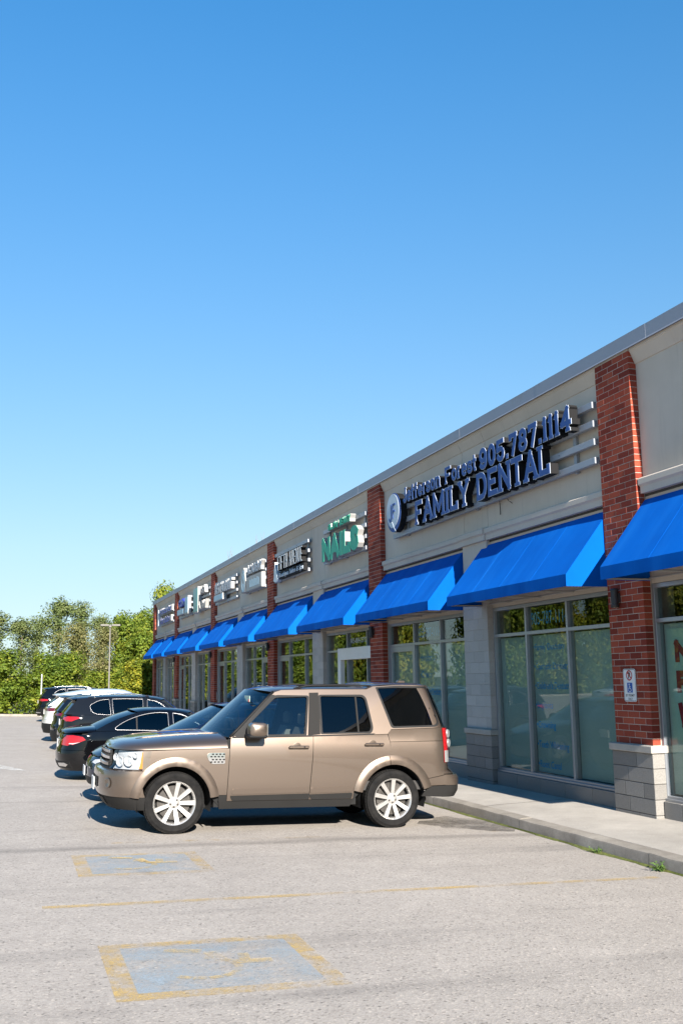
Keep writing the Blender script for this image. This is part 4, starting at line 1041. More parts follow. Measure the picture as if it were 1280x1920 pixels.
def strip(name, pts, mat, parent, p=2.6, nu=18, nl=14, q=1.0, uo=0):
    """skin across the car: pts (x, z, halfwidth, dx, dz) along the side line; centre is pushed by (dx, dz)"""
    T = [i/(len(pts)-1) for i in range(len(pts))]; F = [pch(list(zip(T, [pt[k] for pt in pts]))) for k in range(5)]
    P = []
    for i in range(nl+1):
        t = i/nl; x, z, y, dx, dz = [f(t) for f in F]; row = []
        for j in range(nu+1):
            u = -math.cos(math.pi*j/nu); k = (1-abs(u)**p)**q; row.append((x+dx*k, u*y, z+dz*k))
        P.append(row)
    mb = MB(); mb.grid(P); mb.f = [f[::-1] for f in mb.f]; return mb.build(name, mat, parent, smooth=True, fix=False)
# ------------------------------------------------------------------ car materials
def mat_tyre():
    m, n, l, b = nodes_of('tyre_rubber'); v = coord(n); t = noise(n, l, 9, 5, .6, vec=v); r = ramp(n, [(.3, (.008, .008, .0084)), (.75, (.020, .019, .018))])
    l.new(t.outputs[0], r.inputs[0]); l.new(r.outputs[0], b.inputs['Base Color']); setv(b, Roughness=.85, Specular_IOR_Level=.12); return m
M_TYRE = mat_tyre()
M_RIM = plain('alloy_rim', (.60, .585, .56), .34, .75, var=.06, vs=9)
M_RIMD = plain('dark_alloy', (.10, .10, .105), .4, .7)
M_DISC = plain('brake_disc', (.060, .055, .05), .5, .5, var=.3, vs=20)
M_PLAS = plain('black_plastic', (.008, .008, .0084), .6, var=.2, spec=.25, bmp=.15, bscale=220)
M_GREYP = plain('grey_plastic', (.014, .0135, .013), .7, var=.12, spec=.2, bmp=.1, bscale=220)
M_UNDER = plain('car_underside', (.008, .008, .008), .9)
M_CHROME = plain('chrome', (.78, .78, .78), .12, 1.0, var=.04)
M_CGLASS = glass('car_glass', (.42, .50, .52), 1.85)
M_CGLASSD = glass('privacy_glass', (.035, .038, .042), 1.52)
M_CLEAR = glass('clear_lens', (.92, .94, .95), 1.5)
M_REDL = plain('red_lens', (.32, .008, .010), .12, var=.15, vs=40, coat=1)
M_REDD = plain('dark_red_lens', (.10, .006, .010), .12, coat=1)
M_AMBER = plain('amber_lens', (.62, .19, .015), .15, coat=1)
M_LAMP = plain('lamp_reflector', (.46, .47, .48), .25, .15, var=.15, vs=30)
M_SEAT = plain('beige_seat', (.30, .26, .21), .8, var=.1)
M_SEATD = plain('dark_seat', (.035, .033, .032), .8)
M_PLATE = plain('licence_plate', (.62, .62, .60), .4, var=.15, vs=14)
M_PRED = plain('red_sticker', (.5, .02, .04), .5)

def wheel(parent, x, y, z, r, rr, wid, spokes, side, mrim, style='flat', turn=0):
    """side = -1: outer face towards -y"""
    w = empty('wheel', (x, y, z), parent); w.rotation_euler = (0, turn, 0); s = side; h = wid/2
    prof = [(rr*.96, .8*h), (rr+.012, .94*h), (rr+.03, .98*h), ((r+rr)/2+.01, 1.04*h), (r-.035, .98*h), (r-.013, .86*h), (r-.003, .6*h), (r, .3*h), (r, -.3*h), (r-.003, -.6*h), (r-.02, -.9*h), ((r+rr)/2, -1.02*h), (rr, -.85*h)]
    mb = MB(); mb.lathe([(a, b*s) for a, b in prof], n=56); nb = len(mb.f)
    # raised rings on the sidewall and tread blocks
    for k in range(64):
        a = 2*math.pi*k/64
        for (t0, t1, o_) in ((-.55, -.2, 0), (-.15, .15, .5), (.2, .55, 0), (.6, .88, .5)):
            a0, a1 = a+o_*.05, a+.078+o_*.05; q = []
            for rad in (r-.006, r+.005):
                rad2 = rad-(.014 if t1 > .8 else 0)
                for (aa, tt) in ((a0, t0), (a1, t0), (a1, t1), (a0, t1)): q.append((rad2*math.cos(aa), tt*h*s, rad2*math.sin(aa)))
            mb.add(q, [(4, 5, 6, 7), (0, 1, 5, 4), (1, 2, 6, 5), (2, 3, 7, 6), (3, 0, 4, 7)])
    mb.build('tyre', M_TYRE, w, smooth=38, fix=True)
    rm = MB(); yo = s*h*.84
    rm.lathe([(rr*.965, s*-h*.7), (rr*.93, s*-h*.3), (rr*.90, s*h*.4), (rr*.92, s*h*.72), (rr*.965, s*h*.84), (rr*1.0, s*h*.90), (rr*1.015, s*h*.86), (rr*.99, s*h*.7)], n=56)
    hub = rr*.27
    rm.lathe([(0, yo*.86), (hub*.38, yo*.86), (hub*.42, yo*.80), (hub*.9, yo*.76), (hub*1.05, yo*.68), (hub*1.1, yo*.2)], n=40)
    for k in range(spokes):
        a = 2*math.pi*k/spokes+math.pi/2
        ca, sa = math.cos(a), math.sin(a)
        def P(rad, t, yy): return (rad*ca-t*sa, yy, rad*sa+t*ca)
        if style == 'flat':      # broad parallel spokes with a split groove down the face
            secs = [(hub*.85, rr*.088, yo*.74), (rr*.6, rr*.098, yo*.86), (rr*.95, rr*.112, yo*.98)]
            cols = [(-1, -.36), (-.92, 0), (-.2, 0), (-.12, -.03), (.12, -.03), (.2, 0), (.92, 0), (1, -.36)]
        else:
            secs = [(hub*.8, rr*.085, yo*.72), (rr*.55, rr*.06, yo*.84), (rr*.95, rr*.10, yo*.92)]
            cols = [(-1, -.4), (-.6, 0), (.6, 0), (1, -.4)]
        G = [[P(rad, c*hw, yy+s*d*h) for c, d in cols] for rad, hw, yy in secs]; rm.grid(G if s < 0 else [g_[::-1] for g_ in G])
    ro_ = rm.build('rim', mrim, w, smooth=35)
    for k in range(5):
        a = 2*math.pi*k/5-math.pi/2+.1; c = (hub*.66*math.cos(a), 0, hub*.66*math.sin(a)); lg = MB(); lg.lathe([(0, yo*.86), (.011, yo*.86), (.014, yo*.8), (.014, yo*.7)], c, 8)
        lg.build('lug_nut', M_DISC, w, smooth=40)
    bd = MB(); bd.lathe([(rr*.3, s*h*.1), (rr*.3, s*h*.22), (rr*.78, s*h*.22), (rr*.80, s*h*.1)], n=40); bd.build('brake_disc', M_DISC, w, smooth=40)
    bk = MB(); bk.lathe([(0, -s*h*.05), (rr*.93, -s*h*.05)], n=32); bk.build('wheel_back', M_UNDER, w)
    return w

def seats(parent, xs, w, z0, zt, mat):
    for x in xs:
        for y in (-w, w):
            mb = MB(); mb.bbox(x-.48, x+.04, y-.25, y+.25, z0, z0+.2, .05)
            mb.add([(x-.02, y-.24, z0+.15), (x+.16, y-.24, z0+.15), (x+.30, y-.2, zt-.2), (x+.16, y-.2, zt-.2), (x-.02, y+.24, z0+.15), (x+.16, y+.24, z0+.15), (x+.30, y+.2, zt-.2), (x+.16, y+.2, zt-.2)],
                   [(0, 1, 2, 3), (7, 6, 5, 4), (0, 3, 7, 4), (1, 5, 6, 2), (3, 2, 6, 7), (0, 4, 5, 1)])
            mb.bbox(x+.17, x+.27, y-.13, y+.13, zt-.17, zt, .03); mb.build('seat', mat, parent)

def car_root(name, label, X0, Yc, L, nose_out, yaw=0, group='cars parked along the shop fronts'):
    xm = X0+L/2; tilt = math.atan(.033)
    M = Matrix.Translation((X0 if nose_out else X0+L, Yc, gz(X0 if nose_out else X0+L, Yc))) @ Matrix.Rotation(tilt, 4, 'Y') @ Matrix.Rotation(R(yaw)+(0 if nose_out else math.pi), 4, 'Z')
    return thing(name, label, 'car', group=group, xf=M)
# ------------------------------------------------------------------ the bronze SUV in front
M_BRZ = paint('bronze_metallic_paint', (.172, .133, .105), .82, .35, dust=.03)
M_TLC = plain('tail_lamp_clear', (.30, .31, .31), .2, .3, var=.2, vs=30)
def big_suv():
    L = 4.98; t = car_root('parked_suv', 'bronze boxy SUV with black tinted rear windows, nose out, nearest the camera', 1.10, 14.13, L, True, group='cars parked along the shop fronts')
    B = Body([(.25, .90), (.42, .935), (.60, .952), (.95, .958), (1.10, .948), (1.22, .925)],
             [(.28, .16), (.40, .07), (.50, .02), (.60, .0), (.74, .0), (.79, .02), (.82, .085), (1.02, .115), (1.06, .125), (1.14, .19), (1.25, .40)],
             [(.40, 4.99), (.50, 5.04), (.66, 5.04), (.70, 5.01), (.74, 4.89), (1.3, 4.86), (1.4, 4.845)], .52, .34, 2.7, 3.2)
    G = Body([(1.15, .938), (1.24, .918), (1.5, .838), (1.75, .752), (1.85, .712), (1.95, .67)], [(1.15, .9), (2, .9)], [(1.2, 4.87), (1.35, 4.845), (1.9, 4.66), (2.0, 4.6)], .3, .30, 2.5, 3.0)
    wf, wr, wz, ro_, ri = .935, 3.92, .385, .575, .462
    P = M_BRZ
    # --- arches, flares
    flare = lambda cx: (lambda x, z: .012+.026*math.sin(math.pi*min(1, max(0, (ro_+.006-math.hypot(x-cx, z-wz))/(ro_-ri+.01)*.75+.02))))
    a0f, a1f = 188, -8
    def ring(cx, ra, rb, s0, s1): return arch(cx, wz, rb, s0, s1, 26)+arch(cx, wz, ra, s1, s0, 22)
    side_panels('wheel_arch', ring(wf, ri, ro_, 172, 8), B, P, t, off=flare(wf), res=.05, fl=.05)
    side_panels('wheel_arch', ring(wr, ri, ro_+.01, 168, 97), B, P, t, off=flare(wr), res=.05, fl=.05)
    side_panels('wheel_arch', ring(wr, ri, ro_+.01, 96.2, 16), B, P, t, off=flare(wr), res=.05, fl=.05)
    # --- side body panels
    fen = [(.508, .802), (.508, 1.036), (1.05, 1.054), (1.625, 1.066), (1.606, .478), (wf+.57, .478)]+arch(wf, wz, ro_-.006, 9.5, 137, 22)
    side_panels('front_fender', fen, B, P, t)
    drf = [(1.632, 1.062), (1.642, 1.196), (2.20, 1.206), (2.768, 1.218), (2.758, .95), (2.722, .48), (2.714, .40), (1.612, .40), (1.614, .48)]
    dps = side_panels('front_door', drf, B, P, t)
    rdr = [(2.774, 1.219), (3.40, 1.236), (3.84, 1.25), (3.872, 1.145), (3.895, .985)]+arch(wr, wz, ro_+.004, 94, 166, 14)+[(3.35, .478), (3.34, .40), (2.722, .40), (2.730, .48), (2.766, .95)]
    dpr = side_panels('rear_door', rdr, B, P, t)
    crease = lambda x, z: -.010*max(0, 1-abs(z-1.155)/.02)
    qlo = [(3.878, 1.146), (4.30, 1.153), (4.692, 1.160), (4.700, .862), (4.672, .70), (4.44, .655)]+arch(wr, wz, ro_+.004, 27, 93, 14)
    side_panels('quarter_panel', qlo, B, P, t)
    qup = [(3.848, 1.252), (3.895, 1.312), (4.60, 1.338), (4.684, 1.345), (4.690, 1.166), (4.30, 1.159), (3.876, 1.152)]
    side_panels('quarter_panel', qup, B, P, t)
    # dark sill and lower door mouldings
    side_panels('sill', [(1.50, .47), (1.515, .30), (3.30, .30), (3.36, .395), (3.34, .396), (1.606, .396), (1.604, .47)], B, M_GREYP, t, off=.004)
    for dp, x0, x1 in ((dps, 1.68, 2.70), (dpr, 2.75, 3.30)):
        for s, o_ in zip((-1, 1), dp):
            panel('door_moulding', rnd([(x0, .402), (x0-.03, .465), (x1+.03, .478), (x1+.02, .405)], .02), side_surf(B, s, .014), M_GREYP, o_, res=.1, flange=(0, -s*.02, 0), flip=s > 0)
            panel('moulding_inset', rnd([(x0-.02, .484), (x0+.0, .552), (x1+.02, .562), (x1+.03, .495)], .03), side_surf(B, s, .007), P, o_, res=.1, flange=(0, -s*.012, 0), flip=s > 0)
    side_panels('sill', [(wf+.578, .474), (wf+.565, .40), (1.6, .40), (1.6, .474)], B, M_GREYP, t, off=.003)
    # --- nose: bumper, lamps band, valance
    wrap_band('front_bumper', B, 'F', .462, .785, 0, P, t, 8, 18, shelf=(.82, .80, -.005))
    side_panels('front_bumper', [(.515, .470), (.515, .795), (.53, .795)]+arch(wf, wz, ro_-.004, 134, 171, 8), B, P, t, fl=.02)
    wrap_band('bumper_valance', B, 'F', .30, .458, 0, M_GREYP, t, 5, 16, off=-.006)
    side_panels('bumper_valance', [(.515, .30), (.515, .458), (.40, .458), (.44, .30)], B, M_GREYP, t, off=-.002)
    # recessed intake, fog lamp, tow and plate
    for nm, y0, y1, z0, z1, m_, o_ in (('lower_intake', -.36, .36, .55, .68, M_PLAS, .006), ('lower_grille', -.45, .45, .33, .43, M_PLAS, .004)):
        mb = MB(); Pp = []
        for j in range(3):
            z = z0+(z1-z0)*j/2; row = []
            for i in range(13):
                y = y0+(y1-y0)*i/12; x = B.xf(z)+B.Rf*(1-(1-(abs(y)/B.w(z))**B.nf)**(1/B.nf)); row.append((x-o_, y, z))
            Pp.append(row)
        mb.grid(Pp); mb.build(nm, m_, t, smooth=True)
    def onF(y, z): return B.xf(z)+B.Rf*(1-(1-(min(.999, abs(y)/B.w(z)))**B.nf)**(1/B.nf))
    for s in (-1, 1):
        y, z = s*.72, .63; x = onF(y, z); n_ = Vector((-1, s*.55, 0)).normalized()
        mb = MB(); e1 = Vector((-n_.y, n_.x, 0)); c = Vector((x, y, z))
        for k in range(20):
            a, b_ = 2*math.pi*k/20, 2*math.pi*(k+1)/20
            f = lambda rr, d, q: c+n_*d+e1*rr*math.cos(q)+Vector((0, 0, 1))*rr*math.sin(q)
            mb.add([f(.066, .012, a), f(.066, .012, b_), f(.052, .016, b_), f(.052, .016, a)], [(0, 1, 2, 3)]); mb.add([f(.052, .016, a), f(.052, .016, b_), f(.0, .004, b_)], [(0, 1, 2)])
        mb.build('fog_light', P, t, smooth=True)
    mb = MB(); mb.bbox(onF(0, .60)-.028, onF(0, .6)-.012, -.16, .16, .50, .66, .004); mb.build('licence_plate', M_PLATE, t)
    wrap_band('grille_backing', B, 'F', .80, 1.05, .62, M_PLAS, t, 3, 12, off=-.03)
    for z in (.855, .935, 1.01):
        for s in (-1, 1):
            mb = MB(); row = []
            for i in range(10):
                y = s*(.02+.53*i/9); x = onF(y, z); row.append((x, y))
            Pp = [[(x-.004, y, z-.028), (x-.022, y, z-.018), (x-.024, y, z+.016), (x-.004, y, z+.026), (x+.03, y, z+.026)] for x, y in row]
            mb.grid(Pp if s > 0 else Pp[::-1]); mb.build('grille_bar', M_CHROME if z > .86 else P, t, smooth=30)
    gm = MB()
    for i in range(15):
        y = -.53+1.06*i/14; x = onF(y, .93); gm.bbox(x-.016, x+.02, y-.006, y+.006, .83, 1.035, .002)
    gm.build('grille_mesh', M_PLAS, t)
    # head lamps: housing, reflectors, amber side, clear cover
    Wf = B.wrapF
    for s in (-1, 1):
        def band(nm, z0, z1, a0, a1, off, mat, par, nz=5, na=12):
            Pp = []
            for j in range(nz+1):
                z = z0+(z1-z0)*j/nz; Pp.append([])
                for i in range(na+1):
                    x, y = Wf(z, a0+(a1-a0)*i/na); Pp[-1].append((x-off*.8+(.0 if True else 0), s*(y+off*.6), z))
            mb = MB(); mb.grid(Pp if s < 0 else [r_[::-1] for r_ in Pp]); return mb.build(nm, mat, par, smooth=True)
        hl = band('headlight', .806, 1.034, .02, .60, -.055, M_LAMP, t)
        band('amber_reflector', .815, 1.028, .015, .115, -.010, M_AMBER, hl, 3, 4)
        for (a, z, rr) in ((.30, .915, .075), (.46, .90, .070), (.56, .95, .05), (.2, .98, .035)):
            x, y = Wf(z, a); c = Vector((x+.022, s*(y-.018), z)); n_ = Vector((-.55-.4*a, s*(.75-.6*a), 0)).normalized(); e1 = Vector((-n_.y, n_.x, 0)); mb = MB()
            for k in range(20):
                q0, q1 = 2*math.pi*k/20, 2*math.pi*(k+1)/20; f = lambda r_, d, q: c+n_*d+e1*r_*math.cos(q)+Vector((0, 0, 1))*r_*math.sin(q)
                for (r0, d0, r1, d1) in ((rr, .03, rr*.92, .034), (rr*.92, .034, rr*.5, .008), (rr*.5, .008, 0, .024)):
                    mb.add([f(r0, d0, q0), f(r0, d0, q1), f(r1, d1, q1), f(r1, d1, q0)], [(0, 1, 2, 3)])
            mb.build('reflector', M_LAMP, hl, smooth=40, fix=True)
        band('lens_cover', .806, 1.036, .01, .62, .002, M_CLEAR, hl)
    # --- bonnet (clamshell) and cowl
    pts = []
    for (x, zs, dz) in ((.14, 1.046, .02), (.17, 1.046, .055), (.22, 1.046, .085), (.30, 1.047, .108), (.50, 1.05, .133), (.90, 1.06, .165), (1.30, 1.068, .188), (1.60, 1.074, .195)):
        pts.append((x, zs, B.Y(x, zs)-.002, 0, dz))
    Fz = [pch([(p[0], p[k]) for p in pts]) for k in (1, 4)]; Pp = []; n = 22
    for i in range(29):
        u_ = i/28; x = .127+(1.60-.127)*u_**1.9; zs, dz = Fz[0](x), Fz[1](x); y = max(.004, B.Y(x, 1.05)-.001); row = []
        for j in range(n+1):
            u = -math.cos(math.pi*j/n); row.append((x+.03*(1-u*u)*u_*-1, u*y, zs+dz*(1-abs(u)**4.2)**.55))
        Pp.append(row)
    mb = MB(); mb.grid(Pp); mb.f = [f[::-1] for f in mb.f]; hd = mb.build('hood', P, t, smooth=True)
    for s in (-1, 1):    # power bulge crease
        mb = MB(); Q = [[(x, s*(.50+.10*(x-.4)), Fz[0](x)+Fz[1](x)*(1-(abs(.50+.10*(x-.4))/max(.2, B.Y(x, 1.05)))**4.2)**.55+h) for h, x in ((h_, x_),)][0] for h_, x_ in [(.004, .45+.1*i) for i in range(12)]]
        mb.tube(Q, [.002]+[.007]*10+[.002], 6); mb.build('hood_crease', P, hd, smooth=True)
    mb = MB(); 
    for k, ch in enumerate('LAND ROVER'):
        if ch == ' ': continue
        z = 1.085; y = .44-.093*k
        v2, tri, bd = glyph(ch if ch in GL else 'I', .055, .036, .011, 0)
        for dx_ in (0,): mb.add([(onF(y-p.x, z)+.012-p.y*-.55-.004, y-p.x, z+p.y*.75+.012) for p in v2], [tuple(f) for f in tri])
    mb.build('hood_lettering', M_CHROME, hd)
    mb = MB(); mb.grid([[(1.52+.12*(u*u), u*.88, 1.205+.03*(1-u*u)) for u in [-1+i/6 for i in range(13)]], [(1.72+.12*(u*u), u*.86, 1.235+.03*(1-u*u)) for u in [-1+i/6 for i in range(13)]]]); mb.f = [f[::-1] for f in mb.f]
    mb.build('cowl', M_PLAS, t, smooth=True)
    for y0, y1 in ((-.62, .02), (.1, .68)):
        mb = MB(); mb.tube([(1.60, y0, 1.262), (1.575, y0+.18, 1.285), (1.60, y1-.1, 1.30), (1.65, y1, 1.30)], [.014, .012, .009, .006], 8); mb.tube([(1.60, y0-.03, 1.24), (1.60, y0, 1.28)], .024, 10); mb.build('wiper', M_PLAS, t, smooth=True)
    # --- greenhouse
    gh = [(1.628, 1.203), (2.20, 1.745), (2.262, 1.800), (2.36, 1.830), (2.80, 1.846), (3.60, 1.858), (3.70, 1.90), (4.05, 1.925), (4.545, 1.93), (4.60, 1.90), (4.692, 1.352), (4.60, 1.343), (3.90, 1.317), (3.848, 1.256), (3.40, 1.242), (2.77, 1.224), (2.20, 1.211)]
    w1 = rnd([(1.72, 1.226), (2.258, 1.752), (2.736, 1.757), (2.668, 1.240)], [.01, .05, .03, .02])
    w2 = rnd([(2.886, 1.256), (2.892, 1.768), (3.566, 1.776), (3.632, 1.335), (3.600, 1.272)], [.02, .03, .08, .05, .03])
    w3 = rnd([(3.745, 1.885), (3.918, 1.342), (4.585, 1.362), (4.632, 1.41), (4.515, 1.905), (4.05, 1.905)], [.02, .04, .05, .06, .02, .05])
    side_panels('greenhouse', gh, G, P, t, holes=(w1, w2, w3), res=.07, fl=.03)
    # black frames inside each opening
    inset = lambda poly, k: [tuple(Vector(p)+(Vector((sum(q[0] for q in poly)/len(poly), sum(q[1] for q in poly)/len(poly)))-Vector(p)).normalized()*k) for p in poly]
    for nm, w_, gl in (('front_side_window', w1, M_CGLASS), ('rear_side_window', w2, M_CGLASSD), ('quarter_window', w3, M_CGLASSD)):
        fr = inset(w_, -.012); ins = inset(w_, .022)
        for s in (-1, 1):
            o_ = panel(nm, inset(w_, -.008), side_surf(G, s, -.016 if nm != 'quarter_window' else -.004), gl, t, res=.12, flip=s > 0)
            panel('window_seal', fr, side_surf(G, s, .003), M_PLAS, o_, holes=(ins,), res=.12, flange=(0, -s*.012, 0), flip=s > 0)
            if nm == 'rear_side_window':
                panel('divider_bar', [(3.412, 1.262), (3.412, 1.772), (3.436, 1.772), (3.436, 1.262)], side_surf(G, s, -.006), M_GREYP, o_, res=.12, flange=(0, -s*.012, 0), flip=s > 0)
    side_panels('pillar_trim', [(2.696, 1.236), (2.752, 1.80), (2.884, 1.805), (2.872, 1.25)], G, M_GREYP, t, off=.004, res=.1)
    side_panels('pillar_trim', [(1.66, 1.218), (2.215, 1.765), (2.268, 1.765), (1.735, 1.230)], G, M_PLAS, t, off=.005, res=.1)
    side_panels('mirror_sail', [(1.70, 1.218), (1.90, 1.405), (1.955, 1.225)], G, M_PLAS, t, off=.004, res=.1)
    side_panels('belt_trim', [(1.66, 1.204), (2.75, 1.222), (3.62, 1.246), (3.66, 1.262), (3.62, 1.262), (2.75, 1.238), (1.66, 1.218)], G, M_PLAS, t, off=.010, res=.12)
    # windscreen, roof, tailgate
    ws = []
    for k in range(7):
        v = k/6; x, z = 1.628+(2.245-1.628)*v, 1.205+(1.80-1.205)*v; ws.append((x+.01, z, G.Y(x, z)-.004, -.24+.02*v, .035))
    wso = strip('windscreen', ws, M_CGLASS, t, 2.2, 20, 8)
    for s in (-1, 1):
        ap = MB(); ap.tube([(p[0]-.006, s*(p[2]-.01), p[1]+.006) for p in ws], .022, 6); ap.build('windscreen_surround', M_PLAS, t, smooth=True)
    mb = MB(); mb.bbox(2.02, 2.035, -.16, .10, 1.70, 1.79, .004); mb.build('rear_view_mirror', M_PLAS, t)
    mb = MB(); mb.bbox(1.945, 1.952, -.62, -.30, 1.665, 1.745, .002); mb.build('permit_card', M_PAPER, t); mb = MB(); mb.bbox(1.940, 1.944, -.60, -.56, 1.665, 1.70, .001); mb.build('windscreen_sticker', M_PRED, t)
    rf = [(x, z, G.Y(x, z)-.006, dx, dz) for x, z, dx, dz in ((2.25, 1.80, -.20, .035), (2.42, 1.832, -.10, .05), (2.80, 1.846, 0, .058), (3.30, 1.855, 0, .06), (3.58, 1.858, 0, .062), (3.70, 1.900, 0, .058), (3.90, 1.925, 0, .045), (4.40, 1.93, 0, .035), (4.60, 1.905, .06, .03))]
    rfo = strip('roof', rf, P, t, 3.0, 18, 40, .7)
    mb = MB(); mb.grid([[(x, y, 1.912+.012*(1-(y/.6)**2)) for y in [-.52+.13*i for i in range(9)]] for x in (2.72, 2.9, 3.2, 3.45)]); mb.f = [f[::-1] for f in mb.f]; mb.build('sunroof', M_CGLASSD, rfo, smooth=True)
    for s in (-1, 1):
        mb = MB(); q = [(x, s*(G.Y(x, z)-.045), z+d) for x, z, d in ((2.55, 1.84, .01), (2.75, 1.845, .052), (3.2, 1.853, .058), (3.6, 1.858, .052), (3.68, 1.88, .02))]; mb.tube(q, .014, 8); mb.build('roof_rail', M_PLAS, t, smooth=True)
    mb = MB(); mb.bbox(4.32, 4.45, -.05, .03, 1.955, 1.995, .015); mb.build('roof_antenna', P, t)
    for nm, zz0, zz1, m_, off in (('tailgate', .715, 1.345, P, 0), ('rear_window', 1.35, 1.885, M_CGLASSD, 0)):
        Bx = B if nm == 'tailgate' else G; wrap_band(nm, Bx, 'R', zz0, zz1, .30 if nm == 'tailgate' else .18, m_, t, 8, 14)
    wrap_band('rear_corner_panel', G, 'R', 1.34, 1.90, 0, P, t, 8, 14, off=-.004)
    wrap_band('rear_corner_panel', B, 'R', .715, .866, .02, P, t, 3, 14, off=-.003)
    wrap_band('rear_bumper', B, 'R', .56, .70, 0, P, t, 5, 16, shelf=(.75, .715, .02))
    side_panels('rear_bumper', [(4.71, .70), (4.71, .565), (4.445, .555)]+arch(wr, wz, ro_+.004, 17, 26, 3)+[(4.436, .648)], B, P, t, fl=.02, off=.004)
    wrap_band('rear_valance', B, 'R', .40, .556, 0, M_GREYP, t, 4, 16, off=-.004)
    side_panels('rear_valance', [(4.71, .40), (4.71, .556), (4.455, .546), (wr+.455, .46), (4.345, .415)], B, M_GREYP, t, off=.0)
    # tail lamps
    for s in (-1, 1):
        def rb(nm, z0, z1, a0, a1, off, mat, par):
            Pp = []
            for j in range(6):
                z = z0+(z1-z0)*j/5; Pp.append([])
                for i in range(10):
                    x, y = B.wrapR(z, a0+(a1-a0)*i/9); Pp[-1].append((x+off, s*(y+off*.6), z))
            mb = MB(); mb.grid([r_[::-1] for r_ in Pp] if s < 0 else Pp); return mb.build(nm, mat, par, smooth=True)
        tl = rb('taillight', .868, 1.338, .15, .58, .010, M_REDL, t); rb('clear_section', .872, 1.03, .16, .57, .014, M_TLC, tl)
        for z in (1.255, 1.125):
            mb = MB(); x, y = B.wrapR(z, .47); c = Vector((x+.012, s*(y+.008), z)); n_ = Vector((.72, s*.62, 0)).normalized(); e1 = Vector((-n_.y, n_.x, 0))
            for k in range(20):
                q0, q1 = 2*math.pi*k/20, 2*math.pi*(k+1)/20; f = lambda r_, d, q: c+n_*d+e1*r_*math.cos(q)+Vector((0, 0, 1))*r_*math.sin(q)
                for (r0, d0, r1, d1) in ((.062, .004, .056, .020), (.056, .020, .03, .014), (.03, .014, 0, .024)): mb.add([f(r0, d0, q0), f(r0, d0, q1), f(r1, d1, q1), f(r1, d1, q0)], [(0, 1, 2, 3)])
            mb.build('lamp_lens', M_TLC, tl, smooth=40, fix=True)
    # --- handles, vent, mirrors
    for dp, x0, x1, z in ((dps, 2.42, 2.70, 1.085), (dpr, 3.495, 3.77, 1.118)):
        for s, o_ in zip((-1, 1), dp):
            xm = (x0+x1)/2-.02; yb = B.Y(xm, z)
            mb = MB()
            for k in range(20):
                q0, q1 = 2*math.pi*k/20, 2*math.pi*(k+1)/20; f = lambda rr, d, q: (xm+rr*math.cos(q), s*(yb+d), z+rr*math.sin(q))
                mb.add([f(.058, .002, q0), f(.058, .002, q1), f(.05, .0035, q1), f(.05, .0035, q0)], [(0, 1, 2, 3)]); mb.add([f(.05, .0035, q0), f(.05, .0035, q1), f(0, .001, q0)], [(0, 1, 2)])
            mb.build('handle_recess', P, o_, smooth=40, fix=True)
            mb = MB(); mb.bbox(x0, x1, *sorted((s*(yb+.020), s*(yb+.042))), z-.019, z+.019, .009); mb.bbox(x0+.01, x0+.05, *sorted((s*(yb-.01), s*(yb+.022))), z-.014, z+.014, .004); mb.bbox(x1-.05, x1-.01, *sorted((s*(yb-.01), s*(yb+.022))), z-.014, z+.014, .004)
            h_ = mb.build('door_handle', P, o_); mb = MB(); mb.bbox(x1-.075, x1-.055, *sorted((s*(yb+.041), s*(yb+.044))), z-.008, z+.008, .001); mb.build('key_cover', M_PLAS, o_)
    for s in (-1, 1):
        S = side_surf(B, s, .010); vent = rnd([(1.325, .985), (1.35, 1.012), (1.562, 1.014), (1.566, .875), (1.40, .872), (1.35, .92)], .015)
        v_ = panel('side_vent', vent, S, M_CHROME, t, res=.06, flange=(0, -s*.012, 0), flip=s > 0)
        for r_ in range(4):
            for c_ in range(4):
                xx = 1.385+.048*c_+(.02 if r_ % 2 else 0)-.0; zz = .897+.031*r_+(.006 if r_ > 1 else 0)
                if xx > 1.552: continue
                panel('vent_slot', [(xx-.018, zz), (xx-.008, zz+.009), (xx+.010, zz+.009), (xx+.018, zz), (xx+.010, zz-.009), (xx-.008, zz-.009)], side_surf(B, s, .0118), M_UNDER, v_, res=.2, flip=s > 0)
        # mirror: shell, dark base, glass
        yb = G.Y(1.93, 1.28); m_ = MB(); rings = []
        for k, (yy, sc) in enumerate(((.045, .55), (.06, .86), (.12, 1.0), (.20, 1.0), (.27, .92), (.30, .55))):
            rg = []
            for q in range(20):
                a = 2*math.pi*q/20; cx_, sx_ = math.cos(a), math.sin(a); e = .55
                rg.append((1.955+.125*sc*math.copysign(abs(cx_)**e, cx_)+.02*(yy-.1), s*(yb+yy), 1.315+.098*sc*math.copysign(abs(sx_)**e, sx_)))
            rings.append(rg+[rg[0]])
        m_.grid(rings if s > 0 else [r_[::-1] for r_ in rings]); m_.add([Vector(p) for p in rings[-1][:-1]], [tuple(range(20)) if s < 0 else tuple(range(19, -1, -1))])
        mo = m_.build('side_mirror', P, t, smooth=40, fix=True)
        b2 = MB(); b2.bbox(1.82, 2.075, *sorted((s*(yb-.02), s*(yb+.28))), 1.205, 1.258, .018); b2.build('mirror_base', M_PLAS, mo)
        gm = MB(); gm.bbox(2.066, 2.082, *sorted((s*(yb+.06), s*(yb+.28))), 1.235, 1.395, .006); gm.build('mirror_glass', M_CHROME, mo)
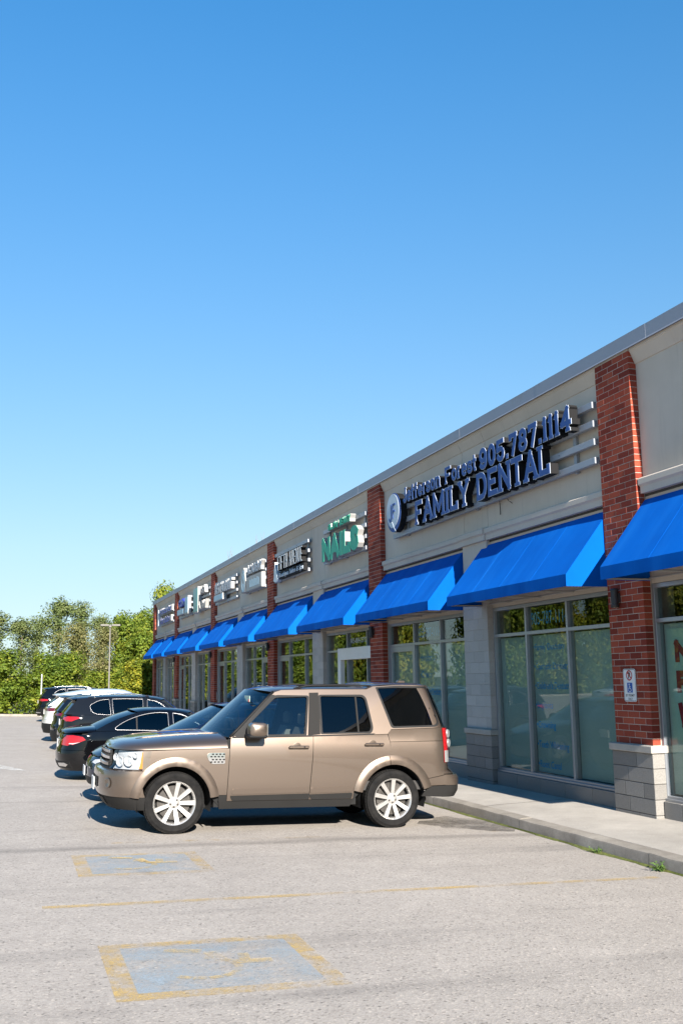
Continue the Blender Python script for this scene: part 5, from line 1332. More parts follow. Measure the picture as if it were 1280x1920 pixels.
    # --- inner shell, underside, cabin
    for s in (-1, 1):
        inn = [(.56, .60), (.56, 1.02), (1.5, 1.06), (1.62, 1.19), (4.66, 1.30), (4.68, .62), (4.46, .50)]+arch(wr, wz, .47, 13, 168, 14)+[(3.3, .33), (1.52, .33)]+arch(wf, wz, .47, 8, 145, 14)
        panel('inner_shell', inn, side_surf(B, s, -.035), M_UNDER, t, res=.15, flip=s > 0)
        for cx in (wf, wr):
            mb = MB(); mb.grid([[(p[0], s*yy, p[1]) for yy in (.935, .55)] for p in arch(cx, wz, .474, -14, 194, 24)]); mb.build('wheel_well', M_UNDER, t, smooth=True)
            a_ = arch(cx, wz, .474, -14, 194, 24); mb = MB(); mb.add([(p[0], s*.55, p[1]) for p in a_], [tuple(range(len(a_)))]); mb.build('wheel_well', M_UNDER, t)
    mb = MB(); mb.box(.25, 4.35, -.56, .56, .28, .50); mb.box(4.35, 4.8, -.5, .5, .46, .56); mb.box(1.45, 3.4, -.88, .88, .32, .5); mb.build('underside', M_UNDER, t)
    mb = MB(); mb.box(1.5, 4.7, -.86, .86, .5, .62); mb.bbox(1.55, 1.95, -.84, .84, .7, 1.17, .05); mb.build('cabin_floor', M_SEATD, t)
    seats(t, (2.55, 3.45), .40, .72, 1.52, M_SEAT)
    mb = MB(); mb.tube([(2.02+.08*math.sin(2*math.pi*k/16), -.40+.19*math.cos(2*math.pi*k/16), 1.12+.17*math.sin(2*math.pi*k/16)) for k in range(17)], .015, 6); mb.build('steering_wheel', M_PLAS, t, smooth=True)
    for (x, tn) in ((wf, .17), (wr, .05)):
        for s in (-1, 1): wheel(t, x, s*.835, wz, .385, .272, .25, 9, s, M_RIM, 'flat', tn)
    mb = MB(); mb.tube([(4.2, -.45, .33), (4.6, -.45, .33)], .035, 10); mb.tube([(3.0, -.5, .30), (3.3, -.52, .31), (3.5, -.6, .33)], .025, 8); mb.build('exhaust', M_DISC, t, smooth=True)
    return t
SUV = big_suv()
# ------------------------------------------------------------------ the other cars
M_TRIM = plain('satin_trim', (.34, .34, .35), .3, .7)
def gcar(name, label, X0, Yc, nose_out, S, P, group='cars parked along the shop fronts', yaw=0):
    L = S['L']; t = car_root(name, label, X0, Yc, L*S.get('scale', 1), nose_out, yaw, group)
    if S.get('scale'): t.matrix_world = t.matrix_world @ Matrix.Scale(S['scale'], 4)
    B = Body(S['w'], S['xf'], S['xr'], S['Rf'], S['Rr'], 2.5, S.get('nr', 2.6)); gw = pch(S['gw'])
    G = Body(S['gw'], [(0, -9), (3, -9)], [(0, L+9), (3, L+9)], .1, .1)
    tap = S.get('taper', .02)
    G.Y = lambda x, z: gw(z)*(1-tap*max(0, (x-S['tx'])/1.5)**2-.02*max(0, (S['tx']-1.0-x))**2)
    sh = pch(S['sh']); zb = S['zb']; wf, wr, wz, ra = S['wf'], S['wr'], S['r'], S['r']+.055
    trim = S.get('trim', P)
    # side panels between vertical gaps, from the sill to the shoulder line, cut by the arches
    cuts = [S['fx0']]+list(S['doors'])+[S['rx0']]; nms = ['front_fender', 'front_door', 'rear_door', 'quarter_panel']; made = {}
    for k, (a, b) in enumerate(zip(cuts[:-1], cuts[1:])):
        g = .004; lean = S.get('lean', (0, .02, .03, .0, 0)); n = 16
        def low(x):
            z = zb
            for cx in (wf, wr):
                d = ra*ra-(x-cx)**2
                if d > 0: z = max(z, wz+math.sqrt(d))
            return z
        xs = sorted(set([a+g+(b-a-2*g)*i/n for i in range(n+1)]+[q for cx in (wf, wr) for q in [cx+ra*math.cos(R(w_)) for w_ in range(0, 181, 9)] if a+g < q < b-g]))
        poly = [(x, low(x)) for x in xs]+[(x, sh(x)) for x in xs[::-1]]
        made[nms[k]] = side_panels(nms[k], poly, B, P, t, res=.09, off=S.get('off', 0))
    for cx in (wf, wr):
        side_panels('wheel_arch', arch(cx, wz, ra+.035, 178, 2, 22)+arch(cx, wz, ra-.004, 2, 178, 20), B, trim, t, off=.012, res=.06, fl=.04)
    side_panels('sill', [(wf+ra+.02, zb+.002), (wr-ra-.02, zb+.002), (wr-ra-.02, zb-.10), (wf+ra+.02, zb-.10)], B, trim if trim is not P else M_PLAS, t, off=-.01, res=.2)
    # nose and tail
    hz, tz = S['hz'], S['tz']
    fb = wrap_band('front_bumper', B, 'F', zb-.06, hz, 0, P, t, 12, 18)
    rb = wrap_band('rear_bumper', B, 'R', S.get('rbz', zb-.06), S['bz'], 0, P, t, 10, 18)
    tg = wrap_band('trunk_lid' if S['type'] == 'sedan' else 'tailgate', B, 'R', S['bz']+.006, tz, 0, P, t, 8, 18)
    if S.get('rcl'): wrap_band('bumper_cladding', B, 'R', S.get('rbz', zb-.06)-.02, S['rcl'], 0, M_PLAS, t, 4, 16, off=.008)
    a_end = lambda x0: [(x0, zb-.06), (x0, sh(x0))]
    for (x0, x1, nm) in ((B.Rf+.0, S['fx0'], 'front_bumper'), (S['rx0'], L-B.Rr, 'rear_bumper')):
        xs = [x0+(x1-x0)*i/8 for i in range(9)]
        if abs(x1-x0) > .02 and x1 > x0: side_panels(nm, [(x, low(x)) for x in xs]+[(x, sh(x)) for x in xs[::-1]], B, P, t, res=.09)
    def onF(y, z): return B.xf(z)+B.Rf*(1-(1-(min(.995, abs(y)/B.w(z)))**B.nf)**(1/B.nf))
    def onR(y, z): return B.xr(z)-B.Rr*(1-(1-(min(.995, abs(y)/B.w(z)))**B.nr)**(1/B.nr))
    def patch(nm, poly, end, mat, par, off=.008, res=.06, both=True):
        f = onF if end == 'F' else onR; sg = -1 if end == 'F' else 1
        for s in ((-1, 1) if both else (1,)):
            pl = [(s*y, z) for y, z in poly]
            panel(nm, pl, lambda y, z: (f(y, z)+sg*off, y, z), mat, par, res=res, flip=(end == 'F') != (s < 0), flange=(-sg*.015, 0, 0))
    def spatch(nm, poly, mat, par, off=.008, res=.05):
        for s in (-1, 1): panel(nm, poly, side_surf(B, s, off), mat, par, res=res, flange=(0, -s*.012, 0), flip=s > 0)
    for it in S.get('fp', ()): patch(it[0], it[1], 'F', it[2], fb, *it[3:])
    for it in S.get('rp', ()): patch(it[0], it[1], 'R', it[2], tg, *it[3:])
    for it in S.get('sp', ()): spatch(it[0], it[1], it[2], t, *it[3:])
    # top skins
    def sk(nm, pts, mat, p=2.6, q=1.0, nl=12): return strip(nm, [(x, z, w, dx, dz) for x, z, w, dx, dz in pts], mat, t, p, 18, nl, q)
    xh0 = B.xf(hz)
    hp = []
    for i in range(13):
        u = (i/12)**1.7; x = xh0+.004+(S['cowl'][0]-xh0)*u; zs = sh(x); hp.append([(x, 0, 0)])
        y = max(.01, B.Y(x, min(zs, hz+.0) if x < B.Rf+xh0 else zs)-.001); zc = S['hc'](x)
        hp[-1] = [(x-.05*(1-(-math.cos(math.pi*j/18))**2)*u, -math.cos(math.pi*j/18)*y, zs+(zc-zs)*(1-abs(math.cos(math.pi*j/18))**3.4)**.6) for j in range(19)]
    mb = MB(); mb.grid(hp); mb.f = [f[::-1] for f in mb.f]; hood = mb.build('hood', P, t, smooth=True)
    if S['type'] == 'sedan':
        dp = []
        for i in range(10):
            u = (i/9)**1.5; x = B.xr(tz)-.004-(B.xr(tz)-S['deck'])*u; zs = sh(x); y = max(.01, B.Y(x, min(zs, tz) if x > B.xr(tz)-B.Rr else zs)-.001); zc = S['dc'](x)
            dp.append([(x, -math.cos(math.pi*j/18)*y, zs+(zc-zs)*(1-abs(math.cos(math.pi*j/18))**3.4)**.6) for j in range(19)])
        mb = MB(); mb.grid(dp); mb.build('trunk_lid', P, t, smooth=True)
    A0, A1, C1, C0 = S['A0'], S['A1'], S['C1'], S['C0']; rl = S['rail']       # A pillar foot/top, rear pillar top/foot, roof rail points between
    ws = [(A0[0]+(A1[0]-A0[0])*v, A0[1]+(A1[1]-A0[1])*v) for v in [i/6 for i in range(7)]]
    sk('windscreen', [(x, z, G.Y(x, z)-.004, -S['bow'], .03) for x, z in ws], M_CGLASS, 2.2)
    rails = [A1]+list(rl)+[C1]
    sk('roof', [(x, z, G.Y(x, z)-.004, -S['bow']*(1-i/(len(rails)-1))**3+S.get('rbow', .1)*(i/(len(rails)-1))**3, S['crown']) for i, (x, z) in enumerate(rails)], P, 2.8, .8, 24)
    rg = [(C1[0]+(C0[0]-C1[0])*v, C1[1]+(C0[1]-C1[1])*v+S.get('rgb', 0)*math.sin(math.pi*v)) for v in [i/6 for i in range(7)]]
    sk('rear_window', [(x, z, G.Y(x, z)-.004, S.get('rbow', .1), .02) for x, z in rg], M_CGLASSD, 2.4)
    # greenhouse sides with openings
    gh = [(A0[0], A0[1])]+[p for p in ws[1:]]+list(rl)+[p for p in rg]+[(x, sh(x)+.004) for x in [C0[0]-(C0[0]-A0[0])*i/10 for i in range(0, 10)]]
    hol = [rnd(h, r_) for h, r_ in S['dlo']]
    side_panels('greenhouse', gh, G, P, t, holes=hol, res=.08, fl=.025)
    for k, h in enumerate(hol):
        gl = S['gl'][k]
        for s in (-1, 1):
            c = (sum(q[0] for q in h)/len(h), sum(q[1] for q in h)/len(h)); big = [(c[0]+(x-c[0])*1.02, c[1]+(z-c[1])*1.03) for x, z in h]
            o_ = panel('side_window', big, side_surf(G, s, -.014), gl, t, res=.15, flip=s > 0)
            if S.get('chrome'):
                mb = MB(); hh = dens(h, .12); mb.tube([(x, s*(G.Y(x, z)+.004), z) for x, z in hh+hh[:1]], S['chrome'], 6, cap=False); mb.build('window_trim', S.get('trimmat', M_TRIM), o_, smooth=True)
    for x0, x1, zt, z0 in S.get('bpil', ()):
        side_panels('pillar_trim', [(x0, z0), (x0+(x1-x0)*.1, zt), (x1, zt), (x1-.01, z0)], G, M_PLAS, t, off=.001, res=.15)
    # handles, mirrors, plate
    for nm, x in (('front_door', S['hx'][0]), ('rear_door', S['hx'][1])):
        for s, o_ in zip((-1, 1), made[nm]):
            z = S['hzz']; yb = B.Y(x, z); mb = MB(); mb.bbox(x-.11, x+.11, *sorted((s*(yb+.016), s*(yb+.036))), z-.014, z+.014, .007); mb.bbox(x-.10, x-.07, *sorted((s*(yb-.01), s*(yb+.018))), z-.01, z+.01, .003); mb.bbox(x+.07, x+.10, *sorted((s*(yb-.01), s*(yb+.018))), z-.01, z+.01, .003)
            mb.build('door_handle', S.get('hm', P), o_)
    for s in (-1, 1):
        mx, mz = A0[0]+.30, sh(A0[0]+.3)+.07; yb = G.Y(mx, mz); mb = MB(); rings = []
        for yy, sc in ((-.01, .3), (.05, .8), (.10, 1), (.17, .95), (.2, .5)):
            rings.append([(mx+.10*sc*math.copysign(abs(math.cos(2*math.pi*q/16))**.6, math.cos(2*math.pi*q/16)), s*(yb+yy), mz+.065*sc*math.copysign(abs(math.sin(2*math.pi*q/16))**.6, math.sin(2*math.pi*q/16))) for q in range(17)])
        mb.grid(rings if s > 0 else [r_[::-1] for r_ in rings]); mb.build('side_mirror', P, t, smooth=True)
    if S.get('plateF'): mb = MB(); z = S['plateF']; x = onF(0, z); mb.bbox(x-.03, x-.018, -.155, .155, z-.075, z+.075, .003); mb.build('licence_plate', M_PLATE, t)
    mb = MB(); z = S['plateR']; x = onR(0, z); mb.bbox(x+.008, x+.022, -.155, .155, z-.075, z+.075, .003); mb.build('licence_plate', M_PLATE, t)
    if S.get('spoiler'):
        x, z, ex = S['spoiler']; w_ = G.Y(x, z)-.03; mb = MB(); U = [-1+i/8 for i in range(17)]
        mb.grid([[(x-.25+.10*(1-u*u), u*w_, z+.055*(1-u**4)-.012) for u in U], [(x+.02+.10*(1-u*u), u*w_, z+.058*(1-u**4)-.010) for u in U], [(x+ex+.12*(1-u*u), u*w_*.97, z-.02+.03*(1-u**4)) for u in U], [(x+ex-.02+.12*(1-u*u), u*w_*.96, z-.05+.03*(1-u**4)) for u in U], [(x+.01+.1*(1-u*u), u*w_*.95, z-.05+.03*(1-u**4)) for u in U]])
        mb.f = [f[::-1] for f in mb.f]; mb.build('roof_spoiler', P, t, smooth=40)
    if S.get('rails'):
        for s in (-1, 1):
            mb = MB(); r0, r1 = S['rails']; q = [(x, z) for x, z in rails if r0 <= x <= r1]; q = [(r0, None)]+[(x, z) for x, z in q]+[(r1, None)]
            zf = pch([(x, z) for x, z in rails]); n = 8
            mb.tube([(r0+(r1-r0)*i/n, s*(G.Y(r0+(r1-r0)*i/n, zf(r0+(r1-r0)*i/n))-.07), zf(r0+(r1-r0)*i/n)+.03+.045*min(1, 4*min(i, n-i)/n)) for i in range(n+1)], .015, 8); mb.build('roof_rail', S.get('railmat', M_CHROME), t, smooth=True)
    if S.get('fin'):
        x, z = S['fin']; mb = MB(); mb.add([(x-.09, -.02, z), (x-.09, .02, z), (x+.06, .03, z), (x+.06, -.03, z), (x+.05, 0, z+.06), (x+.02, 0, z+.06)], [(0, 1, 5), (1, 2, 4, 5), (2, 3, 4), (3, 0, 5, 4)]); mb.build('roof_antenna', P, t)
    # inner shell, wells, cabin
    for s in (-1, 1):
        x0, x1 = S['fx0']-.1, S['rx0']+.1; xs = [x0+(x1-x0)*i/40 for i in range(41)]
        def low2(x):
            z = zb+.04
            for cx in (wf, wr):
                d = (ra+.03)**2-(x-cx)**2
                if d > 0: z = max(z, wz+math.sqrt(d))
            return z
        panel('inner_shell', [(x, low2(x)) for x in xs]+[(x, sh(x)-.03) for x in xs[::-1]], side_surf(B, s, -.035), M_UNDER, t, res=.2, flip=s > 0)
        for cx in (wf, wr):
            mb = MB(); yo = B.w(.7)-.03; mb.grid([[(p[0], s*yy, p[1]) for yy in (yo, .45)] for p in arch(cx, wz, ra+.02, -15, 195, 18)]); mb.build('wheel_well', M_UNDER, t, smooth=True)
    mb = MB(); mb.box(.3, L-.3, -.5, .5, .19, .42); mb.box(wf+ra, wr-ra, -.8, .8, .22, .42); mb.build('underside', M_UNDER, t)
    mb = MB(); mb.box(A0[0]+.1, C0[0]-.2, -.74, .74, .43, .52); mb.bbox(A0[0]+.05, A0[0]+.4, -.7, .7, .55, A0[1]-.04, .05); mb.build('cabin_floor', M_SEATD, t)
    seats(t, (S['seat'], S['seat']+.9), .37, S['seatz'], S['seatz']+.72, M_SEATD)
    for x in (wf, wr):
        for s in (-1, 1): wheel(t, x, s*(B.w(.5)-.115), wz, wz, wz*.71, .22, S['spk'], s, S['rim'], 'thin', .3)
    return t
def c_(pts): return pch(pts)
SEDAN = dict(type='sedan', L=4.68, zb=.27, r=.335, wf=.80, wr=3.64, w=[(.2, .84), (.4, .895), (.62, .905), (.85, .90), (.95, .87), (1.05, .83)], xf=[(.2, .10), (.35, .02), (.5, .0), (.6, .02), (.70, .08), (.78, .2)], xr=[(.2, 4.58), (.35, 4.66), (.52, 4.68), (.66, 4.65), (.9, 4.60), (1.0, 4.50)],
    Rf=.62, Rr=.55, gw=[(.85, .84), (1.0, .80), (1.2, .71), (1.4, .60), (1.5, .55)], tx=2.6, taper=.035, sh=[(0, .66), (.3, .70), (.7, .82), (1.2, .905), (1.7, .935), (2.8, .965), (3.6, .975), (4.1, .96), (4.45, .93), (4.68, .90)],
    fx0=.62, doors=(1.42, 2.48, 3.32), rx0=4.13, hz=.70, tz=.905, bz=.60, cowl=(1.42, .98), hc=c_([(0, .70), (.25, .78), (.7, .87), (1.4, .985)]), deck=3.98, dc=c_([(3.9, 1.075), (4.2, 1.045), (4.5, 1.0), (4.68, .93)]),
    A0=(1.42, .925), A1=(2.16, 1.335), rail=((2.35, 1.375), (2.6, 1.390), (2.9, 1.380)), C1=(3.14, 1.345), C0=(3.96, 1.0), rgb=.035, bow=.20, rbow=.14, crown=.055,
    dlo=[([(1.66, .965), (2.22, 1.305), (2.44, 1.336), (2.42, .985)], [.02, .12, .02, .02]), ([(2.52, .986), (2.54, 1.338), (2.78, 1.345), (3.10, 1.29), (3.42, 1.16), (3.60, 1.035), (3.58, 1.0)], [.02, .02, .15, .2, .2, .05, .03])], gl=(M_CGLASSD, M_CGLASSD), chrome=.008, bpil=((3.15, 3.185, 1.27, 1.0),),
    hx=(2.30, 3.16), hzz=.86, plateR=.72, seat=2.35, seatz=.5, spk=5, rim=M_RIMD)
SUVS = dict(type='suv', L=4.60, zb=.36, r=.355, wf=.85, wr=3.54, w=[(.25, .87), (.45, .92), (.7, .93), (.95, .925), (1.08, .90), (1.15, .88)], xf=[(.25, .12), (.4, .03), (.6, .0), (.8, .02), (.92, .10), (1.0, .25)], xr=[(.3, 4.54), (.45, 4.60), (.65, 4.60), (.8, 4.56), (1.0, 4.54), (1.15, 4.47)],
    Rf=.6, Rr=.5, gw=[(1.0, .86), (1.15, .82), (1.4, .73), (1.6, .64), (1.7, .58)], tx=2.6, taper=.03, sh=[(0, .85), (.4, .92), (1.0, 1.02), (1.7, 1.06), (3.0, 1.10), (4.0, 1.12), (4.6, 1.13)],
    fx0=.6, doors=(1.40, 2.42, 3.30), rx0=4.10, hz=.90, tz=1.13, bz=.70, rcl=.58, cowl=(1.30, 1.08), hc=c_([(0, .90), (.3, 1.0), (.8, 1.06), (1.3, 1.10)]),
    A0=(1.30, 1.045), A1=(2.02, 1.52), rail=((2.25, 1.572), (2.6, 1.595), (3.2, 1.590), (3.7, 1.565)), C1=(4.16, 1.525), C0=(4.46, 1.135), bow=.20, rbow=.06, crown=.055,
    dlo=[([(1.55, 1.085), (2.06, 1.475), (2.36, 1.535), (2.36, 1.105)], [.02, .1, .02, .02]), ([(2.46, 1.106), (2.48, 1.54), (2.9, 1.548), (3.28, 1.535), (3.24, 1.12)], .02), ([(3.30, 1.125), (3.36, 1.53), (3.62, 1.50), (3.86, 1.36), (3.80, 1.20), (3.66, 1.14)], [.02, .03, .1, .06, .08, .05])],
    gl=(M_CGLASS, M_CGLASSD, M_CGLASSD), chrome=.0055, hx=(2.24, 3.12), hzz=.98, plateR=.92, seat=2.3, seatz=.66, spk=5, rim=M_RIMD, trim=M_PLAS, spoiler=(4.14, 1.535, .16), rails=(2.3, 3.9), fin=(3.9, 1.63))
def vary(S, **k): q = dict(S); q.update(k); return q
K_BLK = paint('black_paint', (.0025, .0026, .0032), 0, .6, 0, dust=.006, spec=0.0); K_BLU = paint('dark_blue_paint', (.003, .008, .026), 0, .5, .05, dust=.008, spec=.0); K_GRY = paint('dark_grey_paint', (.007, .0072, .0078), 0, .5, .06, dust=.008, spec=.0)
K_WHT = paint('white_car_paint', (.52, .52, .51), .0, .3, 0, dust=.05); K_BLK2 = paint('black_blue_paint', (.003, .0045, .009), 0, .5, 0, dust=.006, spec=.0)
# dark blue saloon, nose out, behind the bronze SUV
gcar('parked_crossover', 'dark blue crossover parked nose out, mostly hidden behind the bronze SUV', 1.20, 17.25, True, vary(SUVS, plateF=.50, chrome=.007, trimmat=M_PLAS, gl=(M_CGLASS, M_CGLASS, M_CGLASS), rails=None, fin=None, trim=K_BLU, rcl=None, L=4.7,
    xf=[(.22, .10), (.36, .02), (.52, 0), (.66, .03), (.76, .12), (.9, .4)], hz=.73, sh=[(0, .70), (.35, .80), (.9, .94), (1.5, 1.04), (3.0, 1.10), (4.0, 1.12), (4.7, 1.13)], hc=c_([(0, .73), (.3, .88), (.8, 1.02), (1.3, 1.13)]), A0=(1.28, 1.03), A1=(2.25, 1.52), rail=((2.45, 1.555), (2.8, 1.575), (3.3, 1.56), (3.8, 1.51)),
    dlo=[([(1.62, 1.085), (2.26, 1.46), (2.36, 1.50), (2.36, 1.105)], [.02, .1, .02, .02]), ([(2.46, 1.106), (2.48, 1.505), (2.9, 1.52), (3.28, 1.49), (3.24, 1.12)], .02), ([(3.30, 1.125), (3.36, 1.485), (3.62, 1.44), (3.86, 1.33), (3.80, 1.20), (3.66, 1.14)], [.02, .03, .1, .06, .08, .05])],
    fp=[('headlight', [(.46, .655), (.52, .70), (.70, .715), (.80, .73), (.80, .66), (.62, .63)], M_LAMP), ('lower_grille', [(0, .30), (.0, .42), (.55, .42), (.5, .30)], M_PLAS, .004), ('side_intake', [(.60, .30), (.62, .44), (.78, .47), (.80, .32)], M_PLAS, .004)]), K_BLU)
# black saloon, tail out
gcar('parked_sedan', 'black sedan parked tail out with red taillight and chrome window trim', .90, 21.55, False, vary(SEDAN, chrome=.007, hm=K_BLK,
    rp=[('taillight', [(.52, .70), (.50, .80), (.62, .865), (.80, .89), (.86, .88), (.86, .76), (.74, .69)], M_REDL, .012), ('chrome_strip', [(.0, .80), (0, .825), (.5, .80), (.5, .775)], M_CHROME, .012), ('exhaust_tip', [(.42, .285), (.42, .345), (.70, .36), (.76, .33), (.68, .285)], M_CHROME, .014), ('diffuser', [(0, .24), (0, .37), (.8, .39), (.78, .26)], M_PLAS, .006)],
    sp=[('taillight', [(4.16, .81), (4.22, .865), (4.40, .895), (4.52, .885), (4.52, .74), (4.40, .71)], M_REDL, .010), ('taillight_bar', [(4.26, .765), (4.40, .742), (4.5, .742), (4.5, .725), (4.40, .722)], M_LAMP, .014)]), K_BLK)
# dark grey crossover
gcar('parked_crossover', 'dark grey crossover with angular red taillight, parked beyond the black sedan', 1.20, 28.05, False, vary(SUVS, gl=(M_CGLASS, M_CGLASSD, M_CGLASSD), fin=None,
    rp=[('taillight', [(.52, 1.0), (.54, 1.06), (.74, 1.085), (.86, 1.06), (.86, .99), (.74, .95), (.66, .985)], M_REDL, .012), ('reflector', [(.60, .60), (.60, .63), (.84, .64), (.84, .61)], M_REDL, .014), ('hatch_garnish', [(0, 1.0), (0, 1.03), (.5, 1.04), (.5, 1.01)], M_PLAS, .012)],
    sp=[('taillight', [(4.06, 1.05), (4.16, 1.075), (4.40, 1.08), (4.46, 1.05), (4.46, .96), (4.30, .955), (4.2, 1.0)], M_REDL, .010)]), K_GRY)
gcar('parked_crossover', 'dark blue-black crossover with rear roof spoiler, between the grey crossover and the white one', 1.15, 31.35, False, vary(SUVS, spoiler=(4.14, 1.545, .22), fin=None, chrome=.009, trimmat=M_PLAS,
    rp=[('taillight', [(.3, 1.02), (.3, 1.06), (.84, 1.09), (.84, 1.0)], M_REDD, .012)], sp=[('taillight', [(4.2, 1.04), (4.2, 1.08), (4.44, 1.08), (4.44, 1.0)], M_REDD, .010)]), K_BLK2)
gcar('parked_crossover', 'white crossover with sloping roof, third car from the far end of the row', 1.05, 36.3, False, vary(SUVS, scale=1.07, rails=None, rail=((2.25, 1.60), (2.6, 1.625), (3.2, 1.60), (3.7, 1.53)), C1=(4.05, 1.45), spoiler=(4.06, 1.46, .16), fin=(3.2, 1.67),
    rp=[('taillight', [(.3, .98), (.3, 1.03), (.86, 1.06), (.86, .96)], M_REDD, .012)], sp=[('taillight', [(4.05, 1.0), (4.1, 1.05), (4.44, 1.06), (4.44, .95)], M_REDD, .010)]), K_WHT)
gcar('parked_suv', 'large black SUV with silver roof rails, last car at the far end', 1.35, 56.5, False, vary(SUVS, scale=1.13, gl=(M_CGLASSD,)*3, fin=None, rails=(2.1, 4.05), chrome=.012, hm=M_CHROME,
    rp=[('taillight', [(.48, .98), (.48, 1.05), (.84, 1.06), (.84, .96)], M_REDL, .012), ('chrome_strip', [(0, .40), (0, .44), (.8, .45), (.8, .41)], M_CHROME, .014)], sp=[('taillight', [(4.12, .99), (4.16, 1.05), (4.44, 1.06), (4.44, .95)], M_REDL, .010)]), K_BLK)
# a white saloon in the opposite row, outside the frame; the shop windows mirror it
gcar('parked_sedan', 'white sedan in the opposite parking row, seen only mirrored in the shop windows', -11.6, 37.5, True, vary(SEDAN, chrome=.010, rp=[('taillight', [(.4, .72), (.4, .84), (.84, .88), (.84, .74)], M_REDL, .012)], sp=[('taillight', [(4.2, .78), (4.2, .88), (4.5, .88), (4.5, .74)], M_REDL, .010)]), K_WHT, 'cars in the opposite row')
# ------------------------------------------------------------------ trees
def mat_leaf(name, cols, trans=.35):
    m, n, l, b = nodes_of(name); ge = n.new('ShaderNodeNewGeometry'); oi = n.new('ShaderNodeObjectInfo')
    t = noise(n, l, .55, 3, .5, vec=wpos(n)); a = n.new('ShaderNodeMath'); a.operation = 'MULTIPLY_ADD'; a.inputs[1].default_value = .55
    l.new(ge.outputs['Random Per Island'], a.inputs[0]); sb = n.new('ShaderNodeMath'); sb.operation = 'MULTIPLY_ADD'; sb.inputs[1].default_value = 1.5; sb.inputs[2].default_value = -.5; l.new(t.outputs[0], sb.inputs[0])
    l.new(sb.outputs[0], a.inputs[2]); r = ramp(n, cols); l.new(a.outputs[0], r.inputs[0]); c = r.outputs[0]
    l.new(c, b.inputs['Base Color']); setv(b, Roughness=.55, Specular_IOR_Level=.25)
    tl = n.new('ShaderNodeBsdfTranslucent'); l.new(mixc(n, l, 1, c, (1.3, 1.25, .6), 'MULTIPLY'), tl.inputs[0]); mx = n.new('ShaderNodeMixShader'); mx.inputs[0].default_value = trans
    l.new(b.outputs[0], mx.inputs[1]); l.new(tl.outputs[0], mx.inputs[2]); l.new(mx.outputs[0], n['Material Output'].inputs[0]); return m
LF_A = mat_leaf('maple_leaves', [(.0, (.050, .092, .013)), (.35, (.112, .168, .020)), (.65, (.178, .232, .026)), (1.0, (.33, .31, .042))])
LF_Y = mat_leaf('yellowing_leaves', [(.0, (.055, .092, .012)), (.35, (.13, .175, .018)), (.6, (.22, .235, .022)), (1.0, (.42, .35, .03))])
LF_B = mat_leaf('grey_green_leaves', [(.0, (.085, .125, .040)), (.5, (.155, .20, .068)), (1.0, (.23, .25, .10))])
LF_D = mat_leaf('dry_brown_green_leaves', [(.0, (.10, .115, .040)), (.5, (.175, .185, .068)), (1.0, (.27, .235, .10))])
M_BARK = plain('bark', (.14, .115, .09), .95, var=.3, vs=6, bmp=.6, bscale=25)
def limb_tree(seed, H, spread, trunk_r, nbr, up=.5):
    """trunk and limbs -> (mesh builder, list of limb tips)"""
    rr = random.Random(seed); mb = MB(); tips = []
    tr = [Vector((0, 0, -.1))]; d = Vector((0, 0, 1))
    for i in range(7): tr.append(tr[-1]+Vector((rr.uniform(-.1, .1), rr.uniform(-.1, .1), 1)).normalized()*H*.115)
    mb.tube(tr, [trunk_r*(1-.11*i) for i in range(8)], 8)
    for k in range(nbr):
        i = rr.randint(1, 7); p = tr[i]; a = rr.uniform(0, 6.283); e = rr.uniform(.1, up+.5)
        q = [p]; d = Vector((math.cos(a)*math.cos(e), math.sin(a)*math.cos(e), math.sin(e))); Ls = spread*rr.uniform(.55, 1.05)*(1-.06*i)
        for s_ in range(3): q.append(q[-1]+d*Ls/3+Vector((rr.uniform(-.1, .1), rr.uniform(-.1, .1), .08*s_))*Ls*.3)
        mb.tube(q, [trunk_r*.34, trunk_r*.24, trunk_r*.14, trunk_r*.05], 5); tips += [q[1], q[2], q[3], q[3]]
    tips.append(tr[-1]); return mb, tips
def leaf_cloud(seed, centres, n_per, rad, size, squash=.8, droop=.3):
    """leaf-sized bent quads spread through lobes, denser towards each lobe's skin"""
    g = np.random.default_rng(seed); V = []; C = np.array([tuple(c) for c in centres])
    idx = g.integers(0, len(C), n_per*len(C)); N = len(idx)
    d = g.normal(size=(N, 3)); d /= np.linalg.norm(d, axis=1)[:, None]; rr_ = rad*(.25+.75*g.random(N)**.45)*(.7+.6*g.random(len(C)))[idx]
    # break the lobe surface into tufts so that gaps and dark hollows stay between them
    tuft = g.normal(size=(len(C), 9, 3)); tuft /= np.linalg.norm(tuft, axis=2)[:, :, None]
    near = np.einsum('nij,nj->ni', tuft[idx], d).max(1); rr_ = rr_*(.55+.5*np.clip(near, 0, 1)**2)
    p = C[idx]+d*rr_[:, None]*np.array([1, 1, squash]); p[:, 2] -= droop*rr_*(1-d[:, 2])*.3
    nrm = d*1.3+g.normal(size=(N, 3))*.55+np.array([0, 0, .45]); nrm /= np.linalg.norm(nrm, axis=1)[:, None]
    u = np.cross(nrm, g.normal(size=(N, 3))); u /= np.linalg.norm(u, axis=1)[:, None]; w = np.cross(nrm, u)
    s_ = size*(.6+.8*g.random(N))[:, None]; a = p-u*s_*.5; c = p+u*s_*.5-nrm*s_*.12; b = p+w*s_*.34+nrm*s_*.06; e = p-w*s_*.34+nrm*s_*.06
    verts = np.stack([a, b, c, e], 1).reshape(-1, 3); me = bpy.data.meshes.new('crown'); n = N
    me.vertices.add(n*4); me.vertices.foreach_set('co', verts.ravel()); me.loops.add(n*4); me.loops.foreach_set('vertex_index', np.arange(n*4)); me.polygons.add(n)
    me.polygons.foreach_set('loop_start', np.arange(n)*4); me.update(calc_edges=True); me.validate(); return me
